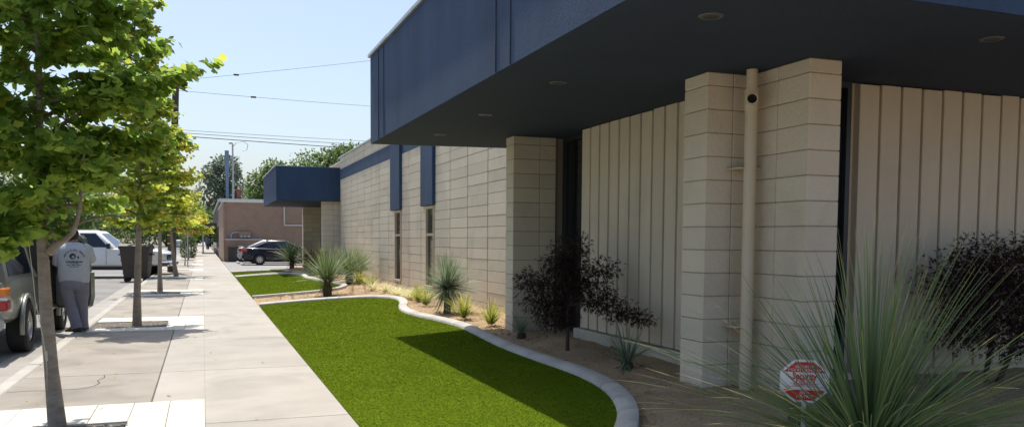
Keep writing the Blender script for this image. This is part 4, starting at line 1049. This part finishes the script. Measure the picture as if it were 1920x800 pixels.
# dark sedan and its neighbour in the lot
def sedan(label, loc, rz, paint, group=None):
    r = thing('sedan', label, 'car', loc, rz, group)
    st_ = [(-2.24, .38, .86, .60), (-2.18, .28, .96, .74), (-1.9, .24, 1.0, .83), (-1.3, .22, .98, .865), (-.4, .2, .94, .875), (.5, .2, .92, .875), (1.0, .2, .88, .87), (1.6, .22, .80, .84), (2.05, .25, .70, .74), (2.25, .32, .60, .56)]
    car_body(r, st_, [(-1.32, .87), (1.35, .87)], .32, paint)
    cabin(r, -1.95, 1.25, .93, .80, -.95, .25, 1.43, .60, paint, [((.17, .30), (.42, .46)), ((.46, .50), (.80, .97))])
    for x in (-1.32, 1.35):
        for s_ in (-1, 1): wheel(r, x, s_ * .77, .32, .2, s_, 10, .72)
    for s_ in (-1, 1):
        pbox(r, 'tail_lamp', (-2.235, -1.98, min(s_ * .56, s_ * .80), max(s_ * .56, s_ * .80), .74, .90), 'lamp_red', .02)
        pbox(r, 'headlight', (1.98, 2.2, min(s_ * .5, s_ * .74), max(s_ * .5, s_ * .74), .58, .68), 'lamp_clear', .02)
        pbox(r, 'mirror', (.78, .95, min(s_ * .86, s_ * 1.02), max(s_ * .86, s_ * 1.02), .93, 1.06), paint, .03)
        for x in (-.75, .25): pbox(r, 'door_handle', (x, x + .2, min(s_ * .865, s_ * .89), max(s_ * .865, s_ * .89), .78, .81), paint, .008)
    pbox(r, 'rear_bumper', (-2.29, -2.1, -.72, .72, .36, .58), paint, .05); pbox(r, 'number_plate', (-2.262, -2.25, -.16, .16, .66, .78), 'plate', .004)
    pbox(r, 'spoiler', (-2.2, -1.98, -.6, .6, 1.03, 1.06), paint, .01)
    return r
sedan('dark navy sedan parked in the lot, tail toward the sidewalk', (4.33, 49.75, .012), 0, 'navy_paint', 'cars parked in the lot')
sedan('silver-grey car parked in the lot behind the dark sedan', (4.25, 53.2, .012), 0, 'grey_paint', 'cars parked in the lot')
sedan('silver car parked far down the road by the kerb', (-3.5, 139, -.135), R_(90), 'grey_paint')
def stop_(x, y, label):
    o = thing('wheel_stop', label, 'wheel stop', (x, y, .012), R_(90), 'wheel stops in the lot'); MB().bev(-.8, .8, -.08, .08, 0, .12, .03).build('bar', 'tan_trim', o)
stop_(2.1, 49.6, 'pale concrete wheel stop behind the dark sedan'); stop_(2.0, 52.8, 'pale concrete wheel stop behind the silver-grey car')
# white crew-cab pickup nosing in to the kerb
wt = thing('pickup_truck', 'white crew-cab pickup nosed in to the kerb behind the brown bin', 'truck', (-4.05, 38.2, -.135), R_(-10))
st_ = [(-2.85, .62, 1.12, .90), (-2.8, .55, 1.2, .96), (-1.9, .5, 1.22, .98), (-.6, .46, 1.2, .98), (.9, .46, 1.2, .98), (1.15, .46, 1.2, .97), (1.9, .48, 1.17, .96), (2.5, .52, 1.12, .93), (2.72, .58, 1.04, .86), (2.78, .64, .98, .82)]
car_body(wt, st_, [(-1.75, .98), (1.85, .98)], .40, 'white_paint', 1.2)
cabin(wt, -1.3, .95, 1.2, .90, -1.1, .22, 1.93, .74, 'white_paint', [((.04, .07), (.36, .40)), ((.41, .46), (.92, .97))])
for x in (-1.75, 1.85):
    for s_ in (-1, 1): wheel(wt, x, s_ * .86, .40, .26, s_, 6, .62)
for s_ in (-1, 1):
    lo, hi = sorted((s_ * .58, s_ * .90)); pbox(wt, 'headlight', (2.52, 2.80, lo, hi, .84, 1.03), 'lamp_clear', .03)
    lo, hi = sorted((s_ * .99, s_ * 1.22)); pbox(wt, 'mirror', (.62, .74, lo, hi, 1.2, 1.42), 'black_trim', .03)
    lo, hi = sorted((s_ * .975, s_ * 1.0))
    for x in (-1.05, -.12): pbox(wt, 'door_handle', (x, x + .2, lo, hi, 1.04, 1.08), 'white_paint', .008)
    pbox(wt, 'running_board', (-.7, 1.2, *sorted((s_ * .86, s_ * 1.04)), .34, .42), 'black_trim', .02)
    for x in (-.42, .55): pbox(wt, 'door_seam', (x, x + .008, *sorted((s_ * .970, s_ * .985)), .55, 1.17), 'black_trim', .001)
pbox(wt, 'grille', (2.70, 2.81, -.56, .56, .72, 1.0), 'chrome', .03); pbox(wt, 'front_bumper', (2.6, 2.95, -.94, .94, .48, .70), 'chrome', .06); pbox(wt, 'rear_bumper', (-3.0, -2.8, -.9, .9, .5, .66), 'chrome', .04)
pbox(wt, 'roof_rack', (-.85, -.1, -.55, .55, 1.935, 1.96), 'white_trim', .01)
# silver pickup with canopy at the kerb, its doors open
TRX, TRY = -3.22, 14.9
tt = thing('pickup_truck', 'silver pickup with a canopy and open doors at the kerb behind the nearest tree', 'truck', (TRX, TRY, -.135), R_(90))
st_ = [(-2.62, .62, 1.02, .74), (-2.58, .52, 1.06, .80), (-2.2, .48, 1.08, .835), (-1.3, .46, 1.08, .84), (-.4, .44, 1.06, .84), (.6, .44, 1.05, .84), (1.1, .44, 1.05, .83), (1.8, .46, 1.02, .82), (2.2, .5, .96, .78), (2.42, .58, .86, .66)]
car_body(tt, st_, [(-1.38, .84), (1.70, .84)], .37, 'silver_paint', 1.16)
cabin(tt, -2.56, -.42, 1.06, .80, -2.42, -.5, 1.80, .66, 'silver_paint', [((.10, .12), (.90, .90))], front=False, name='canopy_shell')
cabin(tt, -.40, 1.25, 1.06, .80, -.30, .55, 1.78, .64, 'silver_paint', [((.10, .12), (.93, .95))], rear=False)
for x in (-1.38, 1.70):
    for s_ in (-1, 1):
        wheel(tt, x, s_ * .76, .37, .25, s_, 6, .62)
        # fender flare: an arched lip
        pts = [(x + .44 * math.cos(t), s_ * .855, .37 + .44 * math.sin(t)) for t in [math.pi * (-.06 + 1.12 * k / 14) for k in range(15)]]
        MB().tube(pts, .034, 8).build('fender_flare', 'silver_paint', tt, smooth=60)
for s_ in (-1, 1):
    for nm, z0_, z1_, m_ in (('tail_lamp', .68, .81, 'lamp_red'), ('reverse_lamp', .811, .86, 'lamp_clear'), ('indicator', .861, .98, 'lamp_amber')):
        pbox(tt, nm, (-2.615, -2.38, *sorted((s_ * .63, s_ * .838)), z0_, z1_), m_, .018)
    pbox(tt, 'headlight', (2.25, 2.42, *sorted((s_ * .45, s_ * .68)), .72, .86), 'lamp_clear', .03)
pbox(tt, 'rear_bumper', (-2.80, -2.55, -.8, .8, .42, .60), 'grey_metal', .05); pbox(tt, 'number_plate', (-2.815, -2.802, -.16, .16, .46, .58), 'plate', .003)
pbox(tt, 'tailgate', (-2.632, -2.6, -.62, .62, .62, 1.04), 'silver_paint', .01)
# kerb-side door opening: a black panel stands for the shade inside; seat and sill
ow_ = pbox(tt, 'doorway_shade', (-.30, 1.12, -.85, -.70, .50, 1.66), 'black_trim', .02)
pbox(tt, 'seat', (.05, .5, -.872, -.6, .55, 1.30), 'seat_cloth', .05); pbox(tt, 'door_sill', (-.34, 1.16, -.875, -.7, .44, .51), 'silver_paint', .015)
# front door swung open about its front edge, rear half door swung back
def door(px, py, ang, ln, label=None):
    poly = [(0, .50), (.06, .44), (ln - .22, .44), (ln - .06, .50), (ln, .66), (ln, 1.06), (ln - .06, 1.08), (ln - .18, 1.62), (ln - .26, 1.68), (.18, 1.66), (.02, 1.10), (0, 1.05)]
    d = MB().prism(poly, 'y', -.035, .035).build('door', 'silver_paint', tt, smooth=30)
    c = [(ln / 2 + (p[0] - ln / 2) * .90, .76 + (p[1] - .76) * .86) for p in poly if p[1] < 1.09]
    MB().prism(c, 'y', -.05, -.0351).build('door_card', 'door_card', d); MB().prism(c, 'y', .0351, .05).build('outer_skin', 'silver_paint', d)
    g_ = [(.16, 1.12), (ln - .12, 1.12), (ln - .23, 1.58), (.27, 1.58)]
    MB().prism(g_, 'y', -.042, .042).build('window', 'car_glass', d)
    d.location = (px, py, 0); d.rotation_euler = (0, 0, ang)
    return d
door(1.14, -.86, R_(-138), .95)
# ------------------------------------------------------------------ brown wheeled bin
bn = thing('wheeled_bin', 'dark brown ribbed dumpster bin on casters in the road at the kerb', 'bin', (-2.34, 34.2, -.135), R_(-6))
def frus(z0_, z1_, a0, a1, b0, b1): return [[(-a0, -b0, z0_), (a0, -b0, z0_), (a0, b0, z0_), (-a0, b0, z0_)], [(-a1, -b1, z1_), (a1, -b1, z1_), (a1, b1, z1_), (-a1, b1, z1_)]]
MB().loft(frus(0.17, 1.22, .40, .51, .36, .48)).build('tub', 'bin_brown', bn)
for k in range(4):
    z = .30 + k * .24; a = .40 + .11 * (z - .17) / 1.05 + .012; b_ = .36 + .12 * (z - .17) / 1.05 + .012
    MB().loft(frus(z, z + .05, a, a + .005, b_, b_ + .005)).build('rib', 'bin_brown', bn)
MB().loft(frus(1.22, 1.28, .55, .55, .52, .52)).build('rim', 'bin_brown', bn)
lid = MB(); lid.prism([(-.50, 1.281), (.52, 1.281), (.50, 1.33), (.1, 1.42), (-.3, 1.42), (-.5, 1.34)], 'x', -.54, .54); lid.build('lid', 'bin_brown', bn)
for x in (-.5, .5): MB().tube([(x * 1.0, -.3, 1.02), (x * 1.14, -.3, 1.02), (x * 1.14, .3, 1.02), (x * 1.0, .3, 1.02)], .025, 8).build('handle', 'black_trim', bn)
for x in (-.33, .33):
    for y in (-.28, .28):
        c = MB(); c.tube([(x, y - .03, .08), (x, y + .03, .08)], .08, 14); c.build('caster', 'tyre', bn, smooth=40); MB().box(x - .02, x + .02, y - .045, y + .045, .08, .18).build('caster_fork', 'black_trim', bn)
# ------------------------------------------------------------------ people
def skin_figure(J, E_, Rr, name, m_, sub=1):
    me = bpy.data.meshes.new(name); keys = list(J); me.from_pydata([J[k] for k in keys], [(keys.index(a), keys.index(b_)) for a, b_ in E_], [])
    o = link(name, me); sk = o.modifiers.new('s', 'SKIN'); sk.use_smooth_shade = True
    for i, k in enumerate(keys):
        v = me.skin_vertices[0].data[i]; rr_ = Rr[k]; v.radius = rr_ if hasattr(rr_, '__len__') else (rr_, rr_); v.use_root = (i == 0)
    sb = o.modifiers.new('u', 'SUBSURF'); sb.levels = sub; sb.render_levels = sub
    m2 = evalmesh(o, name); bpy.data.objects.remove(o); m2.materials.clear(); m2.materials.append(M[m_]); m2.shade_smooth(); return m2
def fingers(J, E_, Rr, wrist, palm, d, side, r=.009):
    """five bent fingers from the palm joint; d = pointing direction, side = across the palm towards the thumb"""
    d = Vector(d).normalized(); side = Vector(side).normalized(); up_ = d.cross(side); p = Vector(J[palm])
    for i, (off, ln) in enumerate(((.03, .072), (.01, .08), (-.01, .075), (-.03, .058))):
        a = p + side * off + d * .03; b_ = a + d * ln * .5 - up_ * .004; c = b_ + d * ln * .35 - up_ * ln * .45
        for k, q_ in enumerate((a, b_, c)): J[f'{palm}{i}{k}'] = tuple(q_); Rr[f'{palm}{i}{k}'] = r * (1 - .12 * k)
        E_ += [(palm, f'{palm}{i}0'), (f'{palm}{i}0', f'{palm}{i}1'), (f'{palm}{i}1', f'{palm}{i}2')]
    a = p + side * .04 - d * .02; b_ = a + side * .03 + d * .03; c = b_ + d * .03 - up_ * .01
    for k, q_ in enumerate((a, b_, c)): J[f'{palm}t{k}'] = tuple(q_); Rr[f'{palm}t{k}'] = r * 1.1
    E_ += [(palm, f'{palm}t0'), (f'{palm}t0', f'{palm}t1'), (f'{palm}t1', f'{palm}t2')]
pm = thing('person', 'person in grey printed shirt, lilac-grey trousers and dark cap standing at the open truck door', 'person', (-1.93, 14.72, 0))
J = {'pelvis': (0, 0, .84), 'waist': (0, .0, 1.0), 'chest': (.0, .02, 1.22), 'neck': (.01, .03, 1.40), 'head0': (.0, .05, 1.47), 'head1': (-.01, .06, 1.55),
     'shl': (-.17, .02, 1.33), 'ell': (-.25, .10, 1.10), 'wrl': (-.18, .30, 1.06), 'hal': (-.16, .37, 1.07), 'shr': (.19, .02, 1.33), 'elr': (.26, .08, 1.16), 'wrr': (.24, .29, 1.13), 'har': (.23, .36, 1.14),
     'hil': (-.10, 0, .78), 'knl': (-.06, .06, .44), 'anl': (.03, .0, .09), 'tol': (-.11, .035, .035), 'hir': (.10, .02, .78), 'knr': (.09, .14, .45), 'anr': (.09, .24, .10), 'tor': (.12, .37, .04)}
E_ = [('pelvis', 'waist'), ('waist', 'chest'), ('chest', 'neck'), ('neck', 'head0'), ('head0', 'head1'), ('chest', 'shl'), ('shl', 'ell'), ('ell', 'wrl'), ('wrl', 'hal'), ('chest', 'shr'), ('shr', 'elr'), ('elr', 'wrr'), ('wrr', 'har'),
      ('pelvis', 'hil'), ('hil', 'knl'), ('knl', 'anl'), ('anl', 'tol'), ('pelvis', 'hir'), ('hir', 'knr'), ('knr', 'anr'), ('anr', 'tor')]
Rr = dict(pelvis=(.15, .11), waist=(.16, .12), chest=(.16, .11), neck=.055, head0=.08, head1=.075, shl=.07, ell=.045, wrl=.03, hal=(.035, .022), shr=.07, elr=.045, wrr=.03, har=(.035, .022), hil=.095, knl=.062, anl=.042, tol=.03, hir=.095, knr=.062, anr=.042, tor=.03)
fingers(J, E_, Rr, 'wrl', 'hal', (.1, 1, .1), (1, 0, .2)); fingers(J, E_, Rr, 'wrr', 'har', (-.1, 1, .1), (-1, 0, .2))
link('body', skin_figure(J, E_, Rr, 'body', 'skin', 2), pm)
# face: nose, ears, hair band under the cap
hd = MB()
for s_ in (-1, 1): hd.loft([[(-.01 + s_ * (.078 + dx), .05 + .022 * math.cos(t), 1.52 + .032 * math.sin(t)) for t in [k * math.pi / 4 for k in range(8)]] for dx in (0, .016)])
hd.loft([[(-.01 + .016 * math.cos(t), .135, 1.505 + .025 * math.sin(t)) for t in [k * math.pi / 3 for k in range(6)]], [(-.01 + .006 * math.cos(t), .165, 1.495 + .008 * math.sin(t)) for t in [k * math.pi / 3 for k in range(6)]]])
hd.build('ears_and_nose', 'skin', pm, smooth=60)
for s_ in (-1, 1): MB().loft([[(-.01 + s_ * .03 + a * math.cos(t), .126 + b_, 1.535 + a * .6 * math.sin(t)) for t in [k * math.pi / 3 for k in range(6)]] for a, b_ in ((.012, 0), (.004, .01))]).build('eye', 'ink', pm)
MB().box(-.035, .015, .126, .134, 1.468, 1.474).build('mouth', 'lamp_red', pm)
def ring(cx_, cy_, z, a, b_, n=20, jit=0., tilt=0.): return [(cx_ + a * math.cos(2 * math.pi * k / n) * (1 + rng.uniform(-jit, jit)), cy_ + b_ * math.sin(2 * math.pi * k / n) * (1 + rng.uniform(-jit, jit)), z + tilt * math.cos(2 * math.pi * k / n)) for k in range(n)]
MB().loft([ring(-.01, .05, 1.455, .072, .066), ring(-.01, .045, 1.50, .086, .09), ring(-.01, .045, 1.54, .09, .096)]).build('hair', 'hair', pm, smooth=60)
cp_ = MB(); cp_.loft([ring(-.01, .05, 1.525, .096, .106), ring(-.01, .05, 1.565, .096, .106), ring(-.01, .05, 1.61, .085, .094), ring(-.01, .05, 1.638, .055, .06), ring(-.01, .05, 1.645, .01, .01)])
cp_.loft([[(-.01 + .075 * math.cos(t), .11 + .15 * max(math.sin(t), 0), z) for t in [2 * math.pi * k / 20 for k in range(20)]] for z in (1.53, 1.54)])
cp_.build('cap', 'cap', pm, smooth=50)
SH = [(.79, .218, .155), (.84, .226, .168), (.88, .222, .162), (.93, .23, .172), (1.02, .226, .166), (1.12, .23, .165), (1.22, .24, .158), (1.30, .238, .146), (1.36, .205, .125), (1.405, .13, .095), (1.43, .08, .078)]
sb_ = MB(); sb_.loft([ring(.005, .02, z, a, b_, 28, .012, .0) for z, a, b_ in SH], cap=False)
for s_, js in ((-1, ('shl', 'ell', 'wrl')), (1, ('shr', 'elr', 'wrr'))):
    p0, p1_, p2_ = (Vector(J[k]) for k in js); p0 = p0 + Vector((s_ * .0, 0, 0))
    sb_.tube([p0 + Vector((-s_ * .05, 0, .02)), p0 + Vector((s_ * .03, 0, -.03)), p0.lerp(p1_, .6), p1_, p1_.lerp(p2_, .3), p1_.lerp(p2_, .9)], [.08, .086, .074, .066, .06, .05], 14)
shirt = sb_.build('shirt', 'shirt', pm, smooth=70)
tr_ = MB()
tr_.loft([ring(0, .01, .92, .19, .14, 24), ring(0, .01, .84, .208, .155, 24), ring(0, .01, .74, .205, .155, 24), ring(0, .01, .68, .17, .12, 24)])
for hp, kn, an in (('hil', 'knl', 'anl'), ('hir', 'knr', 'anr')):
    a, b_, c = (Vector(J[k]) for k in (hp, kn, an)); pts = [a + Vector((0, 0, .03)), a.lerp(b_, .35), a.lerp(b_, .7), b_, b_.lerp(c, .35), b_.lerp(c, .75), Vector((c.x, c.y, .06))]
    tr_.tube(pts, [.115, .113, .098, .09, .088, .08, .086], 18)
tr_.build('trousers', 'trousers', pm, smooth=70)
for an, to in (('anl', 'tol'), ('anr', 'tor')):
    a, b_ = Vector(J[an]), Vector(J[to]); d = (b_ - a); d.z = 0; d.normalize(); s2 = Vector((-d.y, d.x, 0)); rings = []
    for t, wd, h in ((-.085, .028, .05), (-.07, .040, .075), (.0, .042, .09), (.07, .048, .07), (.14, .045, .05), (.175, .022, .03)):
        c = Vector((a.x, a.y, 0)) + d * t; rings.append([tuple(c + s2 * wd * math.cos(u) + Vector((0, 0, .004 + h * .5 + h * .5 * math.sin(u)))) for u in [2 * math.pi * k / 12 for k in range(12)]])
    MB().loft(rings).build('shoe', 'shoe', pm, smooth=60)
# print on the back of the shirt, laid on its curve
def back_y(x, z):
    for (z0_, a0, b0), (z1_, a1, b1) in zip(SH[:-1], SH[1:]):
        if z0_ <= z <= z1_:
            t = (z - z0_) / (z1_ - z0_); a = a0 + (a1 - a0) * t; b_ = b0 + (b1 - b0) * t; return .02 - b_ * math.sqrt(max(1 - ((x - .005) / a) ** 2, .05)) - .008
    return -.15
def wrap(o):
    for v in o.data.vertices: y_ = v.co.y; v.co.y = back_y(v.co.x, v.co.z) + (y_ + .006) * .5
def arc_text(s_, r_, x0, z0_, a0, a1, size):
    for k, c in enumerate(s_):
        if c == ' ': continue
        a = a0 + (a1 - a0) * k / (len(s_) - 1); o = text(c, size, 0, 0, 'ink', shirt, bold=.0008); me = o.data
        me.transform(Matrix.Rotation(R_(90) - a, 4, 'Y')); me.transform(Matrix.Translation((x0 + r_ * math.cos(a), 0, z0_ + r_ * math.sin(a)))); wrap(o)
arc_text('ARTIFICIAL GRASS', .145, .035, 1.16, R_(162), R_(18), .036)
o = text('Landscapes', .052, .035, 1.125, 'ink', shirt, bold=.001); wrap(o)
for z, hw in ((1.095, .06), (1.07, .11), (1.045, .07)):
    n_ = 12; V = []; F = []
    for k in range(n_ + 1): x = .035 - hw + 2 * hw * k / n_; V += [(x, back_y(x, z), z - .004), (x, back_y(x, z), z + .004)]
    for k in range(0, n_): F.append((2 * k, 2 * k + 2, 2 * k + 3, 2 * k + 1)) if k % 4 != 3 else None
    MB().add(V, F).build('print_line', 'ink', shirt)
lg = MB()
for k in range(16):                                # swirl with a pale centre and a leaf
    a0, a1 = 2 * math.pi * k / 16, 2 * math.pi * (k + 1) / 16
    V = [(.02 + r_ * math.cos(a), 0, 1.20 + r_ * math.sin(a)) for a in (a0, a1) for r_ in (.022, .045 + .012 * math.cos(a - 2.2))]
    lg.add([(x, back_y(x, z), z) for x, _, z in V], [(0, 1, 3, 2)])
lg.add([(x, back_y(x, z), z) for x, z in ((.075, 1.195), (.095, 1.215), (.105, 1.19), (.09, 1.165))], [(0, 1, 2, 3)])
lg.build('emblem', 'ink', shirt)
# far walker
fp = thing('person', 'distant person in dark top walking on the sidewalk by the shopfront', 'person', (.62, 118, 0), 0)
J2 = {'pelvis': (0, 0, .9), 'waist': (0, 0, 1.08), 'chest': (0, 0, 1.3), 'neck': (0, 0, 1.48), 'head0': (0, .01, 1.58), 'head1': (0, .01, 1.68), 'shl': (-.2, 0, 1.4), 'ell': (-.32, .0, 1.15), 'wrl': (-.3, .1, .95), 'hal': (-.29, .13, .88), 'shr': (.2, 0, 1.4), 'elr': (.32, 0, 1.15), 'wrr': (.3, .1, .95), 'har': (.29, .13, .88),
      'hil': (-.1, 0, .85), 'knl': (-.1, .15, .48), 'anl': (-.09, .1, .09), 'tol': (-.1, .24, .04), 'hir': (.1, 0, .85), 'knr': (.1, -.05, .48), 'anr': (.09, -.25, .12), 'tor': (.1, -.12, .05)}
E2_ = [e for e in E_ if not any(ch_.isdigit() and e_[:2] == 'ha' for e_ in e for ch_ in e_) and not any(e_.startswith(('halt', 'hart')) for e_ in e)]
R2 = {k: Rr[k] for k in J2}; R2.update(pelvis=(.2, .16), waist=(.21, .16), chest=(.22, .15), neck=.07, head0=.10, head1=.09)
fingers(J2, E2_, R2, 'wrl', 'hal', (0, .2, -1), (0, 1, 0)); fingers(J2, E2_, R2, 'wrr', 'har', (0, .2, -1), (0, 1, 0))
link('body', skin_figure(J2, E2_, R2, 'body', 'skin', 1), fp)
MB().loft([ring(0, 0, z, a, b_, 14) for z, a, b_ in ((.82, .25, .2), (1.0, .25, .2), (1.25, .27, .19), (1.42, .25, .15), (1.5, .1, .1))], cap=False).tube([(-.2, 0, 1.4), (-.34, 0, 1.12)], [.1, .08], 10).tube([(.2, 0, 1.4), (.34, 0, 1.12)], [.1, .08], 10).build('shirt', 'far_shirt', fp, smooth=60)
tq = MB(); tq.tube([(-.1, 0, .9), (-.1, .15, .48), (-.09, .1, .08)], [.14, .1, .08], 10); tq.tube([(.1, 0, .9), (.1, -.05, .48), (.09, -.25, .1)], [.14, .1, .08], 10); tq.build('trousers', 'far_short', fp, smooth=60)
MB().loft([ring(0, 0, z, a, b_, 12) for z, a, b_ in ((1.60, .11, .12), (1.7, .11, .12), (1.78, .07, .08), (1.8, .01, .01))]).build('hair', 'hair', fp, smooth=60)
# ------------------------------------------------------------------ guy rope of the nearest tree
rp = thing('guy_rope', 'pale rope hanging beside the trunk of the nearest tree', 'rope', (-1.2, 7.25, 0))
RP = [(-1.263, 7.25, 1.6), (-1.228, 7.25, 1.19), (-1.217, 7.25, 1.02), (-1.179, 7.25, .78), (-1.158, 7.25, .62), (-1.150, 7.26, .48), (-1.155, 7.27, .36), (-1.150, 7.27, .30)]
MB().tube([(x + 1.2, y - 7.25, z) for x, y, z in RP], .0026, 6).build('cord', 'rope', rp, smooth=60)
MB().tube([(.045, .01, .62), (.05, .01, .54)], [.010, .009], 8).build('knot', 'rope', rp, smooth=60)
for k, (x, y, h, rx) in enumerate(((-17.5, 118, 9, 6), (-18, 145, 10, 6.5), (-17, 180, 10, 7), (-24, 150, 10, 7), (-32, 130, 10, 7), (-14, 220, 11, 7))):
    big_tree('distant_tree', ['roadside tree across the road, fifth of its row', 'roadside tree across the road, sixth of its row', 'roadside tree across the road, seventh of its row', 'tree set back across the road, right one', 'tree set back across the road, left one', 'last roadside tree across the road'][k], (x, y, 0), h, 1.0, rx, 170 + k, 2600, .7, lobes=14, group='trees across the road')

# ------------------------------------------------------------------ fallen leaves and grit
g = np.random.default_rng(404)
n = 70; P = np.column_stack([g.uniform(-1.75, 1.1, n) * .9 - .1, 5.5 + 26 * g.random(n) ** 1.5, np.full(n, .006)]); P[:, 0] = np.where(g.random(n) < .6, g.normal(-1.0, .5, n), P[:, 0]); P[:, 0] = np.clip(P[:, 0], -1.75, 1.12)
an = g.uniform(0, 6.283, n); D = np.column_stack([np.cos(an), np.sin(an), np.zeros(n)])
lt = link('leaf_litter', leaves('leaf_litter', P, D, g.uniform(.02, .045, n), g.uniform(.45, .9, n), FAN, FANF, 'ginkgo', g, .05), walk, 'stuff')
n = 420; P = np.column_stack([g.uniform(3.0, 4.9, n), 4.2 + 16 * g.random(n), np.zeros(n)]); ok = ~inpoly(P[:, :2], polys[0]); P = P[ok]; n = len(P)
P[:, 2] = np.clip((P[:, 0] - 1.17) * KS, 0, .26) - .022; an = g.uniform(0, 6.283, n); D = np.column_stack([np.cos(an), np.sin(an), g.uniform(-.1, .3, n)])
link('dry_litter', leaves('dry_litter', P, D, g.uniform(.02, .055, n), g.random(n), OVAL, OVALF, 'dry', g, .3), bed, 'stuff')
